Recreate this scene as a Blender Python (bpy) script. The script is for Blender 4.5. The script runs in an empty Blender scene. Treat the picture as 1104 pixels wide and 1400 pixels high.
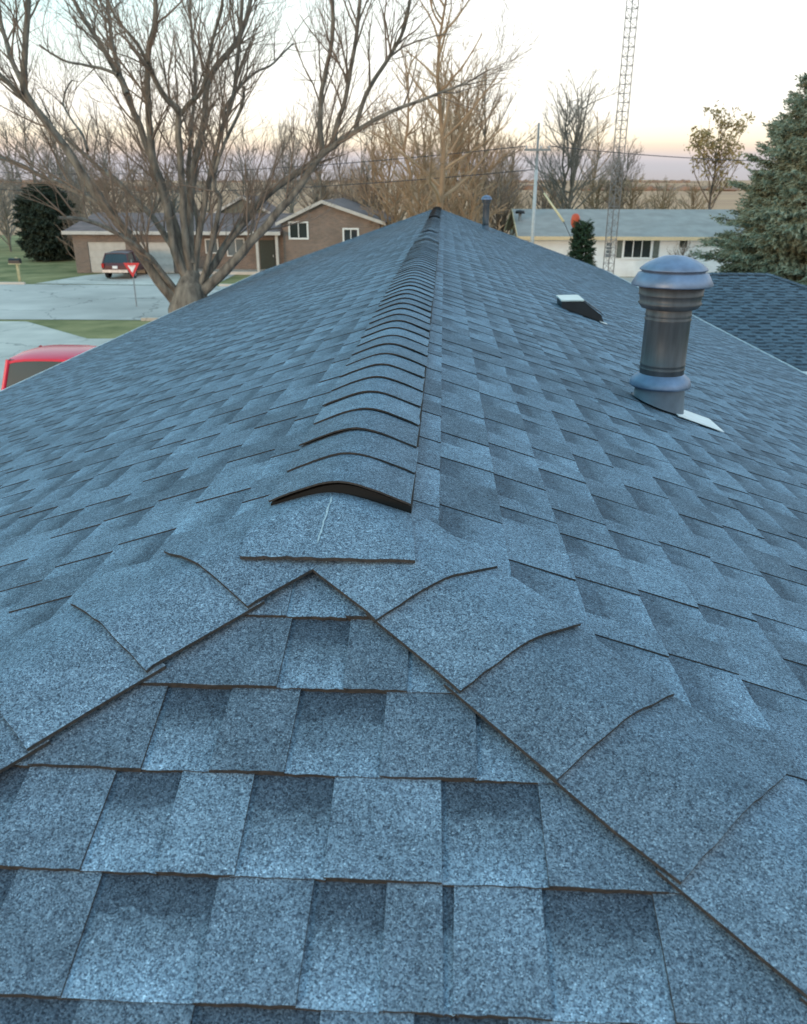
import bpy, math, random
from mathutils import Vector, Matrix, noise as mnoise
R = random.Random(7)
SC = bpy.context.scene
COL = SC.collection
rad = math.radians

# ------------------------------------------------------------------ camera
CX, CY, CZ = 0.2082, -1.4613, 0.5588
YAW, PIT, ROL, FPX = 0.04645, 0.38073, 0.00109, 1111.07
T = 0.3432                       # roof slope (rise over run)
E_ = 0.1429                      # shingle exposure
CS = 1 / math.sqrt(1 + T * T)
fwd = Vector((-math.sin(YAW) * math.cos(PIT), math.cos(YAW) * math.cos(PIT), -math.sin(PIT)))
rgt0 = Vector((math.cos(YAW), math.sin(YAW), 0))
up0 = rgt0.cross(fwd)
rgt = math.cos(ROL) * rgt0 + math.sin(ROL) * up0
upv = -math.sin(ROL) * rgt0 + math.cos(ROL) * up0
CAMP = Vector((CX, CY, CZ))
cd = bpy.data.cameras.new('camera'); cam = bpy.data.objects.new('camera', cd); COL.objects.link(cam)
m3 = Matrix((rgt, upv, -fwd)).transposed()
cam.matrix_world = Matrix.Translation(CAMP) @ m3.to_4x4()
cd.sensor_fit = 'VERTICAL'; cd.sensor_height = 36.0; cd.lens = FPX / 1400 * 36.0
cd.clip_start = 0.05; cd.clip_end = 9000
cd.dof.use_dof = True; cd.dof.focus_distance = 1.9; cd.dof.aperture_fstop = 7.5
SC.camera = cam

# ------------------------------------------------------------------ world and sun
SUN_EL, SUN_AZ = rad(5), rad(215)          # compass-like, from +Y clockwise: low behind the camera
w = bpy.data.worlds.new('World'); SC.world = w; w.use_nodes = True
nt = w.node_tree; nt.nodes.clear()
N = nt.nodes.new; Lk = nt.links.new
out = N('ShaderNodeOutputWorld'); bg = N('ShaderNodeBackground'); bg.inputs[1].default_value = 0.12
sky = N('ShaderNodeTexSky'); sky.sky_type = 'NISHITA'; sky.sun_disc = False
sky.sun_elevation = SUN_EL; sky.sun_rotation = SUN_AZ; sky.air_density = 1.2; sky.dust_density = 1.5
tc = N('ShaderNodeTexCoord'); sp = N('ShaderNodeSeparateXYZ'); Lk(tc.outputs['Generated'], sp.inputs[0])
rp = N('ShaderNodeValToRGB')
els = rp.color_ramp.elements
def srgb(r, g, b):
    f = lambda c: (c / 255 / 12.92) if c / 255 <= .04045 else ((c / 255 + .055) / 1.055) ** 2.4
    return (f(r), f(g), f(b), 1)
def lin(r, g, b): return (r, g, b, 1)
stops = [(0.0, lin(.38, .36, .37)), (0.020, lin(.40, .40, .44)), (0.030, lin(.46, .44, .48)), (0.038, lin(.66, .54, .46)), (0.052, lin(.86, .76, .60)),
         (0.075, lin(.93, .89, .82)), (0.24, lin(.96, 1.0, 1.0)), (0.45, lin(.56, .78, .90)), (1.0, lin(.28, .50, .70))]
els[0].position = 0; els[0].color = stops[0][1]; els[1].position = 1; els[1].color = stops[-1][1]
for ps, c in stops[1:-1]:
    e = els.new(ps); e.color = c
# soft streaks disturb the elevation so the bands are not ruler straight
nz = N('ShaderNodeTexNoise'); nz.inputs['Scale'].default_value = 2.4; nz.inputs['Detail'].default_value = 5
mp = N('ShaderNodeMapping'); mp.inputs['Scale'].default_value = (1, 1, 14)
Lk(tc.outputs['Generated'], mp.inputs[0]); Lk(mp.outputs[0], nz.inputs[0])
ma = N('ShaderNodeMath'); ma.operation = 'MULTIPLY_ADD'; ma.inputs[1].default_value = 0.024; ma.inputs[2].default_value = -0.012
Lk(nz.outputs[0], ma.inputs[0])
ad = N('ShaderNodeMath'); ad.operation = 'ADD'; Lk(sp.outputs[2], ad.inputs[0]); Lk(ma.outputs[0], ad.inputs[1]); Lk(ad.outputs[0], rp.inputs[0])
# west side of the sky stays clearer and more cyan
mr = N('ShaderNodeMapRange'); mr.inputs[1].default_value = 0.02; mr.inputs[2].default_value = -0.5; Lk(sp.outputs[0], mr.inputs[0])
mr2 = N('ShaderNodeMapRange'); mr2.inputs[1].default_value = 0.09; mr2.inputs[2].default_value = 0.2; Lk(ad.outputs[0], mr2.inputs[0])
mm = N('ShaderNodeMath'); mm.operation = 'MULTIPLY'; Lk(mr.outputs[0], mm.inputs[0]); Lk(mr2.outputs[0], mm.inputs[1])
mx0 = N('ShaderNodeMixRGB'); mx0.blend_type = 'MULTIPLY'; mx0.inputs[2].default_value = (.48, .86, .92, 1)
Lk(mm.outputs[0], mx0.inputs[0]); Lk(rp.outputs[0], mx0.inputs[1])
sc_ = N('ShaderNodeVectorMath'); sc_.operation = 'SCALE'; sc_.inputs['Scale'].default_value = 1 / 0.12; Lk(mx0.outputs[0], sc_.inputs[0])
mx = N('ShaderNodeMixRGB'); mx.inputs[0].default_value = 0.88; Lk(sky.outputs[0], mx.inputs[1]); Lk(sc_.outputs[0], mx.inputs[2])
Lk(mx.outputs[0], bg.inputs[0]); Lk(bg.outputs[0], out.inputs[0])
sd = bpy.data.lights.new('sun', 'SUN'); sd.energy = 0.75; sd.angle = rad(10); sd.color = (1.0, .66, .40)
sun = bpy.data.objects.new('sun', sd); COL.objects.link(sun)
sdir = Vector((math.sin(SUN_AZ) * math.cos(SUN_EL), math.cos(SUN_AZ) * math.cos(SUN_EL), math.sin(SUN_EL)))
sun.rotation_euler = (-sdir).to_track_quat('-Z', 'Y').to_euler(); sun.location = (0, -30, 20)
SC.view_settings.view_transform = 'Standard'; SC.view_settings.look = 'None'
SC.view_settings.exposure = 0.70; SC.view_settings.gamma = 1; SC.view_settings.use_curve_mapping = False

# ------------------------------------------------------------------ helpers
G = -4.5                                    # ground level below the ridge
def ray(px, py): return fwd + rgt * ((px - 552) / FPX) - upv * ((py - 700) / FPX)
def at(px, py, Y):                          # the point of the place at depth Y seen at a spot of the photograph
    d = ray(px, py); return CAMP + d * ((Y - CY) / d.y)
def atz(px, py, z):
    d = ray(px, py); return CAMP + d * ((z - CZ) / d.z)
def project(p):
    d = Vector(p) - CAMP; z = d.dot(fwd)
    if z < .05: return None
    return 552 + FPX * d.dot(rgt) / z, 700 - FPX * d.dot(upv) / z, z

def tag(o, label=None, cat=None, group=None, kind=None):
    if label: o['label'] = label
    if cat: o['category'] = cat
    if group: o['group'] = group
    if kind: o['kind'] = kind
    return o
def empty(name, loc=(0, 0, 0), rz=0):
    o = bpy.data.objects.new(name, None); o.location = loc; o.rotation_euler.z = rz; o.empty_display_size = .2
    COL.objects.link(o); return o

class MB:
    """collects faces; build() links them as one mesh object"""
    def __init__(s): s.v = []; s.f = []; s.mi = []; s.sm = []; s.c = []
    def add(s, vs, fs, mi=0, sm=False, col=None):
        b = len(s.v); s.v += [tuple(v) for v in vs]
        s.f += [tuple(i + b for i in f) for f in fs]
        s.mi += (mi if isinstance(mi, list) else [mi] * len(fs)); s.sm += [sm] * len(fs)
        if col is not None: s.c += (col if isinstance(col, list) else [col] * len(vs))
        return s
    def box(s, c, d, rz=0, mi=0, taper=(1, 1), rot=None):
        x, y, z = d[0] / 2, d[1] / 2, d[2] / 2
        vs = []
        for k in (-1, 1):
            tx, ty = taper if k == 1 else (1, 1)
            for i, j in ((-1, -1), (1, -1), (1, 1), (-1, 1)): vs.append(Vector((i * x * tx, j * y * ty, k * z)))
        M = rot if rot else Matrix.Rotation(rz, 3, 'Z')
        c = Vector(c)
        return s.add([M @ v + c for v in vs], [(3, 2, 1, 0), (4, 5, 6, 7), (0, 1, 5, 4), (1, 2, 6, 5), (2, 3, 7, 6), (3, 0, 4, 7)], mi)
    def quad(s, a, b, c, d, mi=0): return s.add([a, b, c, d], [(0, 1, 2, 3)], mi)
    def prism(s, poly, off, mi=0):
        n = len(poly); off = Vector(off)
        vs = [Vector(p) for p in poly] + [Vector(p) + off for p in poly]
        fs = [tuple(range(n))[::-1], tuple(range(n, 2 * n))] + [(i, (i + 1) % n, n + (i + 1) % n, n + i) for i in range(n)]
        return s.add(vs, fs, mi)
    def tube(s, pts, rs, n=6, mi=0, cap=False, col=None):
        pts = [Vector(p) for p in pts]; m = len(pts)
        if not isinstance(rs, (list, tuple)): rs = [rs] * m
        vs = []; prev = None
        for i in range(m):
            d = (pts[min(i + 1, m - 1)] - pts[max(i - 1, 0)])
            if d.length < 1e-7: d = Vector((0, 0, 1))
            d.normalize()
            if prev is None:
                a = Vector((1, 0, 0)) if abs(d.x) < .8 else Vector((0, 1, 0)); u = d.cross(a).normalized()
            else:
                u = prev - d * prev.dot(d)
                u = u.normalized() if u.length > 1e-6 else d.orthogonal().normalized()
            prev = u; v = d.cross(u)
            for k in range(n):
                an = 2 * math.pi * k / n; vs.append(pts[i] + (u * math.cos(an) + v * math.sin(an)) * rs[i])
        fs = [(i * n + k, i * n + (k + 1) % n, (i + 1) * n + (k + 1) % n, (i + 1) * n + k) for i in range(m - 1) for k in range(n)]
        if cap: fs += [tuple(range(n))[::-1], tuple((m - 1) * n + k for k in range(n))]
        return s.add(vs, fs, mi, True, col)
    def lathe(s, prof, c=(0, 0, 0), n=32, mi=0, M=None, jit=0):
        vs = []; c = Vector(c)
        for r, z in prof:
            for k in range(n):
                a = 2 * math.pi * k / n; v = Vector((r * math.cos(a), r * math.sin(a), z))
                vs.append((M @ v if M else v) + c)
        m = len(prof)
        fs = [(i * n + k, i * n + (k + 1) % n, (i + 1) * n + (k + 1) % n, (i + 1) * n + k) for i in range(m - 1) for k in range(n)]
        return s.add(vs, fs, mi, True)
    def build(s, name, mats, parent=None, origin=None, auto=None):
        me = bpy.data.meshes.new(name)
        o = Vector(origin) if origin is not None else Vector((0, 0, 0))
        me.from_pydata([(v[0] - o.x, v[1] - o.y, v[2] - o.z) for v in s.v], [], s.f)
        mats = mats if isinstance(mats, (list, tuple)) else [mats]
        for m in mats: me.materials.append(m)
        if len(mats) > 1: me.polygons.foreach_set('material_index', s.mi)
        me.polygons.foreach_set('use_smooth', s.sm)
        if s.c:
            ca = me.color_attributes.new('shade', 'FLOAT_COLOR', 'POINT')
            ca.data.foreach_set('color', [x for c in s.c for x in c])
        if auto: me.set_sharp_from_angle(angle=rad(auto))
        me.update()
        ob = bpy.data.objects.new(name, me); ob.location = o
        COL.objects.link(ob)
        if parent: ob.parent = parent
        return ob

# ------------------------------------------------------------------ materials
def mat(name, col, rough=.7, metal=0, var=.25, scale=8, bump=0, bscale=None, col2=None, stretch=None, spec=.5, det=5):
    m = bpy.data.materials.new(name); m.use_nodes = True; t = m.node_tree; b = t.nodes['Principled BSDF']
    b.inputs['Roughness'].default_value = rough; b.inputs['Metallic'].default_value = metal
    b.inputs['Specular IOR Level'].default_value = spec
    g = t.nodes.new('ShaderNodeNewGeometry'); v = g.outputs['Position']
    if stretch:
        mp = t.nodes.new('ShaderNodeMapping'); mp.inputs['Scale'].default_value = stretch; t.links.new(v, mp.inputs[0]); v = mp.outputs[0]
    n = t.nodes.new('ShaderNodeTexNoise'); n.inputs['Scale'].default_value = scale; n.inputs['Detail'].default_value = det; t.links.new(v, n.inputs[0])
    r = t.nodes.new('ShaderNodeValToRGB'); r.color_ramp.elements[0].position = .3; r.color_ramp.elements[1].position = .7
    c2 = col2 or tuple(c * (1 + var) for c in col); c1 = col if col2 else tuple(c * (1 - var) for c in col)
    r.color_ramp.elements[0].color = (*c1, 1); r.color_ramp.elements[1].color = (*c2, 1)
    t.links.new(n.outputs[0], r.inputs[0]); t.links.new(r.outputs[0], b.inputs['Base Color'])
    if bump:
        n2 = t.nodes.new('ShaderNodeTexNoise'); n2.inputs['Scale'].default_value = bscale or scale * 3; n2.inputs['Detail'].default_value = 6; t.links.new(v, n2.inputs[0])
        bp = t.nodes.new('ShaderNodeBump'); bp.inputs['Strength'].default_value = bump; bp.inputs['Distance'].default_value = .02
        t.links.new(n2.outputs[0], bp.inputs['Height']); t.links.new(bp.outputs[0], b.inputs['Normal'])
    return m

def shingle_mat(name, gain=1.0, tint=(1, 1, 1)):
    """laminated asphalt shingle: attribute 'shade' = (position down the course, raised tab, random tone)"""
    m = bpy.data.materials.new(name); m.use_nodes = True; t = m.node_tree; b = t.nodes['Principled BSDF']; n = t.nodes.new; l = t.links.new
    b.inputs['Roughness'].default_value = .85; b.inputs['Specular IOR Level'].default_value = .25
    at_ = n('ShaderNodeAttribute'); at_.attribute_name = 'shade'; s = n('ShaderNodeSeparateColor'); l(at_.outputs[0], s.inputs[0])
    g = n('ShaderNodeNewGeometry')
    def C(r_, g_, b_): return (r_ * gain * tint[0], g_ * gain * tint[1], b_ * gain * tint[2], 1)
    # lower layer: printed dark band at the top of the exposure fading to light granules
    nz = n('ShaderNodeTexNoise'); nz.inputs['Scale'].default_value = 60; nz.inputs['Detail'].default_value = 4; l(g.outputs['Position'], nz.inputs[0])
    ma = n('ShaderNodeMath'); ma.operation = 'MULTIPLY_ADD'; ma.inputs[1].default_value = .34; l(nz.outputs[0], ma.inputs[0])
    sb = n('ShaderNodeMath'); sb.operation = 'SUBTRACT'; sb.inputs[1].default_value = .17; l(s.outputs[0], sb.inputs[0]); l(sb.outputs[0], ma.inputs[2])
    r1 = n('ShaderNodeValToRGB'); el = r1.color_ramp.elements
    el[0].position = .10; el[0].color = C(.048, .073, .107); el[1].position = .95; el[1].color = C(.150, .235, .330)
    e = el.new(.36); e.color = C(.052, .080, .116)
    e = el.new(.48); e.color = C(.092, .141, .196)
    e = el.new(.70); e.color = C(.118, .182, .255)
    l(ma.outputs[0], r1.inputs[0])
    # raised tabs: blended mid tone, each tab a little different
    r2 = n('ShaderNodeValToRGB'); el = r2.color_ramp.elements
    el[0].position = 0; el[0].color = C(.094, .140, .194); el[1].position = 1; el[1].color = C(.130, .200, .278)
    e = el.new(.5); e.color = C(.112, .170, .238)
    l(s.outputs[2], r2.inputs[0])
    m1 = n('ShaderNodeMixRGB'); l(s.outputs[1], m1.inputs[0]); l(r1.outputs[0], m1.inputs[1]); l(r2.outputs[0], m1.inputs[2])
    # random tone on everything, gently
    mt = n('ShaderNodeMapRange'); mt.inputs[3].default_value = .92; mt.inputs[4].default_value = 1.08; l(s.outputs[2], mt.inputs[0])
    # blotches of granule blend
    nb = n('ShaderNodeTexNoise'); nb.inputs['Scale'].default_value = 22; nb.inputs['Detail'].default_value = 3; l(g.outputs['Position'], nb.inputs[0])
    mb = n('ShaderNodeMapRange'); mb.inputs[1].default_value = .3; mb.inputs[2].default_value = .7; mb.inputs[3].default_value = .86; mb.inputs[4].default_value = 1.14; l(nb.outputs[0], mb.inputs[0])
    # granules
    v1 = n('ShaderNodeTexVoronoi'); v1.inputs['Scale'].default_value = 520; l(g.outputs['Position'], v1.inputs[0])
    sv = n('ShaderNodeSeparateColor'); l(v1.outputs['Color'], sv.inputs[0])
    rg = n('ShaderNodeValToRGB'); el = rg.color_ramp.elements
    el[0].position = 0; el[0].color = (.30, .30, .32, 1); el[1].position = 1; el[1].color = (2.0, 1.95, 1.9, 1)
    e = el.new(.30); e.color = (.66, .66, .68, 1); e = el.new(.70); e.color = (1.12, 1.12, 1.12, 1); e = el.new(.93); e.color = (1.35, 1.34, 1.32, 1)
    l(sv.outputs[0], rg.inputs[0])
    v2 = n('ShaderNodeTexVoronoi'); v2.inputs['Scale'].default_value = 230; l(g.outputs['Position'], v2.inputs[0])
    s2 = n('ShaderNodeSeparateColor'); l(v2.outputs['Color'], s2.inputs[0])
    r4 = n('ShaderNodeValToRGB'); el = r4.color_ramp.elements
    el[0].position = 0; el[0].color = (.55, .55, .58, 1); el[1].position = 1; el[1].color = (1.4, 1.38, 1.34, 1)
    e = el.new(.10); e.color = (.80, .80, .82, 1); e = el.new(.2); e.color = (1, 1, 1, 1); e = el.new(.93); e.color = (1, 1, 1, 1); e = el.new(.96); e.color = (1.22, 1.20, 1.18, 1)
    l(s2.outputs[1], r4.inputs[0])
    # scuffs and weather streaks
    n5 = n('ShaderNodeTexNoise'); n5.inputs['Scale'].default_value = 3.3; n5.inputs['Detail'].default_value = 9; n5.inputs['Roughness'].default_value = .72; l(g.outputs['Position'], n5.inputs[0])
    m5 = n('ShaderNodeMapRange'); m5.inputs[1].default_value = .35; m5.inputs[2].default_value = .68; m5.inputs[3].default_value = .84; m5.inputs[4].default_value = 1.15; l(n5.outputs[0], m5.inputs[0])
    def mul(a, bb):
        x = n('ShaderNodeMixRGB'); x.blend_type = 'MULTIPLY'; x.inputs[0].default_value = 1; l(a, x.inputs[1]); l(bb, x.inputs[2]); return x.outputs[0]
    c = mul(mul(mul(mul(mul(m1.outputs[0], mt.outputs[0]), mb.outputs[0]), rg.outputs[0]), r4.outputs[0]), m5.outputs[0])
    l(c, b.inputs['Base Color'])
    bp = n('ShaderNodeBump'); bp.inputs['Strength'].default_value = .5; bp.inputs['Distance'].default_value = .0012
    l(v1.outputs['Distance'], bp.inputs['Height']); bp.invert = True
    n3 = n('ShaderNodeTexNoise'); n3.inputs['Scale'].default_value = 9; n3.inputs['Detail'].default_value = 2; l(g.outputs['Position'], n3.inputs[0])
    b2 = n('ShaderNodeBump'); b2.inputs['Strength'].default_value = .35; b2.inputs['Distance'].default_value = .012; l(n3.outputs[0], b2.inputs['Height']); l(b2.outputs[0], bp.inputs['Normal'])
    l(bp.outputs[0], b.inputs['Normal'])
    return m

M = {}
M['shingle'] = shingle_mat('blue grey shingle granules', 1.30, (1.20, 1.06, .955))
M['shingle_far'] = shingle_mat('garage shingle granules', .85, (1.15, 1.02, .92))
M['edge'] = mat('cut shingle edge asphalt', (.018, .018, .019), .9, var=.6, scale=120, col2=(.058, .048, .042))
M['vent_black'] = mat('black vent plastic', (.003, .003, .003), .8, scale=30)
M['deck'] = mat('roof deck felt', (.05, .06, .07), .9)
M['white_paint'] = mat('white painted trim', (.72, .75, .76), .5, var=.06, scale=3)
M['dull_trim'] = mat('weathered pale trim', (.50, .48, .45), .6, var=.10, scale=3)
M['siding'] = mat('pale vinyl siding', (.76, .80, .82), .6, var=.07, scale=2)
M['gutter'] = mat('white aluminium gutter', (.70, .74, .76), .4, var=.05)
M['pipe'] = mat('grey painted vent pipe', (.070, .080, .092), .5, metal=.25, var=.28, scale=5, stretch=(6, 6, 1), bump=.05)
M['cap_metal'] = mat('galvanised cap metal', (.17, .23, .34), .45, metal=.45, var=.22, scale=14, bump=.12, bscale=25)
M['flash_metal'] = mat('flashing sheet metal', (.12, .155, .20), .55, metal=.25, var=.2, scale=12, bump=.1, bscale=20)
M['bright_metal'] = mat('bare aluminium flashing', (.78, .84, .86), .42, metal=.4, var=.1, scale=12, bump=.05)
M['hood_lid'] = mat('vent lid with painted sky sheen', (.62, .66, .62), .35, var=.1, scale=10)  # sky reflection on the dark hood's top, painted as a pale colour
M['hood_dark'] = mat('dark vent hood', (.012, .014, .017), .45, scale=10)
M['concrete'] = mat('pale driveway concrete', (.62, .54, .47), .9, var=.12, scale=.8, bump=.1)
M['street'] = mat('worn pale street', (.54, .47, .42), .92, var=.12, scale=.5, det=8, bump=.1, bscale=6)
M['lawn'] = mat('short winter lawn', (.115, .120, .030), .95, scale=.55, col2=(.36, .29, .12), det=14, bump=.6, bscale=25)
M['field'] = mat('bare brown farmland', (.42, .20, .11), .95, scale=.02, col2=(.64, .34, .18), det=8, stretch=(.35, 2.2, 1))
M['farwood'] = mat('far bare woods', (.24, .14, .10), .95, scale=.08, col2=(.40, .24, .16), det=8)
M['bark'] = mat('grey brown bark', (.085, .074, .064), .9, scale=9, col2=(.29, .26, .215), stretch=(1, 1, .3), bump=1.0, bscale=30)
M['bark_dark'] = mat('dark bark', (.05, .042, .040), .9, scale=8, col2=(.11, .09, .08), stretch=(1, 1, .3))
M['bark_tan'] = mat('tan bark', (.20, .13, .08), .9, scale=3, col2=(.38, .25, .15), stretch=(1, 1, .3))  # tan tone puts the warm low sunlight into the trunk colour
M['twig'] = mat('brown twigs', (.16, .12, .095), .9, scale=2, col2=(.30, .225, .17))
M['twig_grey'] = mat('grey twigs', (.20, .185, .17), .9, scale=1, col2=(.32, .285, .25))
M['twig_tan'] = mat('tan twigs', (.30, .20, .125), .9, scale=.6, col2=(.48, .34, .22))
M['spruce'] = mat('blue green spruce needles', (.11, .145, .095), .8, scale=3.0, col2=(.34, .37, .27), det=6)
M['spruce_in'] = mat('brown inner spruce twigs', (.07, .05, .032), .9, scale=5, col2=(.13, .09, .05))
M['ever'] = mat('dark evergreen leaves', (.012, .022, .014), .8, scale=2, col2=(.035, .05, .028))
M['ever2'] = mat('small evergreen leaves', (.022, .04, .018), .8, scale=5, col2=(.06, .09, .035))
M['gold'] = mat('withered golden leaves', (.22, .15, .055), .85, scale=.9, col2=(.42, .30, .13))
M['roof_brown'] = mat('brown asphalt roof', (.19, .125, .115), .9, var=.25, scale=1.5, det=8)
M['roof_grey'] = mat('pale grey asphalt roof', (.33, .31, .29), .9, var=.15, scale=1.2, det=8)
M['glass'] = mat('window glass', (.02, .026, .032), .06, var=.3, scale=1, spec=.8)
M['glass_pale'] = mat('curtained window glass', (.16, .19, .21), .15, var=.3, scale=1)
M['olive'] = mat('olive grey siding', (.16, .165, .135), .8, var=.1)
M['cream'] = mat('cream gable siding', (.62, .50, .32), .7, var=.08)
M['dark_door'] = mat('dark green door', (.015, .03, .025), .4)
M['shutter'] = mat('grey green shutter', (.10, .12, .11), .6)
M['red_paint'] = mat('bright red car paint', (.85, .025, .075), .25, var=.05, scale=1, spec=.8)
M['maroon'] = mat('dull maroon car paint', (.085, .022, .028), .3, var=.1, scale=1)
M['tyre'] = mat('black tyre rubber', (.015, .015, .015), .8)
M['chrome'] = mat('grey alloy', (.45, .46, .48), .3, metal=.8)
M['lamp_red'] = mat('red tail lamp', (.45, .01, .01), .2)
M['lamp_clear'] = mat('clear head lamp', (.7, .7, .7), .1)
M['sign_red'] = mat('sign red', (.62, .02, .035), .4, var=.05)
M['sign_white'] = mat('sign white', (.82, .80, .80), .4, var=.03)
M['yellow'] = mat('pale yellow guard', (.66, .58, .36), .6, var=.1)
M['orange'] = mat('orange plastic', (.75, .10, .035), .5, var=.15, scale=6)
M['post_wood'] = mat('pale weathered post', (.42, .38, .22), .85, scale=4)
M['pole_wood'] = mat('grey weathered pole', (.22, .24, .25), .8, var=.15, scale=3)
M['pole_lit'] = mat('pale sunlit pole', (.44, .48, .50), .6, var=.08)
M['wire'] = mat('dark wire', (.05, .05, .06), .7)
M['tower'] = mat('dull galvanised tower steel', (.30, .28, .28), .6, metal=.3, var=.2)

def brick_mat():
    m = bpy.data.materials.new('brown brick'); m.use_nodes = True; t = m.node_tree; b = t.nodes['Principled BSDF']; n = t.nodes.new; l = t.links.new
    g = n('ShaderNodeNewGeometry'); s = n('ShaderNodeSeparateXYZ'); l(g.outputs['Position'], s.inputs[0])
    a = n('ShaderNodeMath'); a.operation = 'ADD'; l(s.outputs[0], a.inputs[0]); l(s.outputs[1], a.inputs[1])
    c = n('ShaderNodeCombineXYZ'); l(a.outputs[0], c.inputs[0]); l(s.outputs[2], c.inputs[1])
    br = n('ShaderNodeTexBrick'); br.inputs['Scale'].default_value = 1; br.inputs['Brick Width'].default_value = .22; br.inputs['Row Height'].default_value = .075
    br.inputs['Mortar Size'].default_value = .008; br.inputs['Color1'].default_value = (.22, .15, .12, 1); br.inputs['Color2'].default_value = (.145, .11, .095, 1); br.inputs['Mortar'].default_value = (.30, .27, .24, 1)
    l(c.outputs[0], br.inputs[0]); nz = n('ShaderNodeTexNoise'); nz.inputs['Scale'].default_value = 1.2; nz.inputs['Detail'].default_value = 6; l(g.outputs['Position'], nz.inputs[0])
    mr_ = n('ShaderNodeMapRange'); mr_.inputs[3].default_value = .7; mr_.inputs[4].default_value = 1.35; l(nz.outputs[0], mr_.inputs[0])
    x = n('ShaderNodeMixRGB'); x.blend_type = 'MULTIPLY'; x.inputs[0].default_value = 1; l(br.outputs[0], x.inputs[1]); l(mr_.outputs[0], x.inputs[2]); l(x.outputs[0], b.inputs['Base Color'])
    b.inputs['Roughness'].default_value = .9
    return m
M['brick'] = brick_mat()

def cracks(m, sc, dark=.45, wd=.012):
    t = m.node_tree; n = t.nodes.new; l = t.links.new; b = t.nodes['Principled BSDF']; src = b.inputs['Base Color'].links[0].from_socket
    g = n('ShaderNodeNewGeometry'); nz = n('ShaderNodeTexNoise'); nz.inputs['Scale'].default_value = 1.1; nz.inputs['Detail'].default_value = 6; l(g.outputs['Position'], nz.inputs[0])
    vm = n('ShaderNodeVectorMath'); vm.operation = 'MULTIPLY_ADD'; vm.inputs[1].default_value = (1.6, 1.6, 0); l(nz.outputs[1], vm.inputs[0]); l(g.outputs['Position'], vm.inputs[2])
    v = n('ShaderNodeTexVoronoi'); v.feature = 'DISTANCE_TO_EDGE'; v.inputs['Scale'].default_value = sc; l(vm.outputs[0], v.inputs[0])
    r = n('ShaderNodeMapRange'); r.inputs[1].default_value = 0; r.inputs[2].default_value = wd; r.inputs[3].default_value = dark; r.inputs[4].default_value = 1; l(v.outputs[0], r.inputs[0])
    n2 = n('ShaderNodeTexNoise'); n2.inputs['Scale'].default_value = .16; n2.inputs['Detail'].default_value = 8; l(g.outputs['Position'], n2.inputs[0])
    r2 = n('ShaderNodeMapRange'); r2.inputs[1].default_value = .35; r2.inputs[2].default_value = .65; r2.inputs[3].default_value = .80; r2.inputs[4].default_value = 1.12; l(n2.outputs[0], r2.inputs[0])
    for q in (r, r2):
        x = n('ShaderNodeMixRGB'); x.blend_type = 'MULTIPLY'; x.inputs[0].default_value = 1; l(src, x.inputs[1]); l(q.outputs[0], x.inputs[2]); src = x.outputs[0]
    l(src, b.inputs['Base Color'])
cracks(M['street'], .22); cracks(M['concrete'], .16, .5, .006)
# ------------------------------------------------------------------ ground, street, field
def sheet(name, pts, z, m, label=None):
    o = MB().add([(x, y, z) for x, y in pts], [tuple(range(len(pts)))]).build(name, m)
    tag(o, label, kind='structure'); return o
sheet('ground', [(-2500, -60), (2500, -60), (2500, 3200), (-2500, 3200)], G - .012, M['lawn'])
# farmland beyond the houses, gently rising to a low skyline
mb = MB(); xs = [-2400 + i * 60 for i in range(81)]; ys = [92, 120, 170, 260, 400, 600, 900, 1300, 1700]
vs = []
for j, y in enumerate(ys):
    for x in xs:
        k = max(0, (y - 200) / 1500); vs.append((x, y, G + .01 + k * 15 * (1 + .25 * mnoise.noise(Vector((x / 500, y / 700, 3)))) + (2.5 * k * mnoise.noise(Vector((x / 140, y / 200, 0))))))
nx = len(xs)
mb.add(vs, [(j * nx + i, j * nx + i + 1, (j + 1) * nx + i + 1, (j + 1) * nx + i) for j in range(len(ys) - 1) for i in range(nx - 1)], sm=True)
tag(mb.build('field', M['field']), 'open brown farmland rising to a low skyline behind the houses', kind='structure')
# street with kerbs
st = [(-90, 29.5), (6, 32.2), (6, 43.2), (-22.2, 44.2), (-90, 43.4)]
sheet('street', st, G + .004, M['street'])
sheet('driveway', [(-22.6, 44.5), (-12.4, 44.0), (-12.6, 50.4), (-20.9, 50.4), (-21.6, 49.0)], G + .008, M['concrete'])
sheet('driveway', [(-14.5, 4), (-5.6, 4), (-5.6, 27.4), (-10.9, 27.4), (-12.4, 27.2), (-16.5, 31), (-30, 30.8), (-30, 27.5), (-17, 26), (-14.5, 22)], G + .012, M['concrete'])
sheet('path', [(7, 38), (24, 38), (24, 49.8), (7, 49.8)], G + .008, M['concrete'])
k = MB()
for a, b in (((-90, 29.5), (-32, 30.9)), ((-12, 31.6), (6, 32.2)), ((-90, 43.4), (-23, 44.17)), ((-12, 43.9), (6, 43.2))):
    a = Vector((*a, 0)); b = Vector((*b, 0)); d = (b - a); k.box(((a.x + b.x) / 2, (a.y + b.y) / 2, G + .05), (d.length, .16, .13), math.atan2(d.y, d.x))
tag(k.build('kerb', M['concrete']), kind='structure')

# ------------------------------------------------------------------ the near house
L = 23.4; WLf, WRt = 5.12, 4.85
house = empty('house', (0, 3, G))
house.location = (0, 0, 0)
tag(house, 'long house under the blue grey shingle roof that fills the foreground', 'house')
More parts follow.
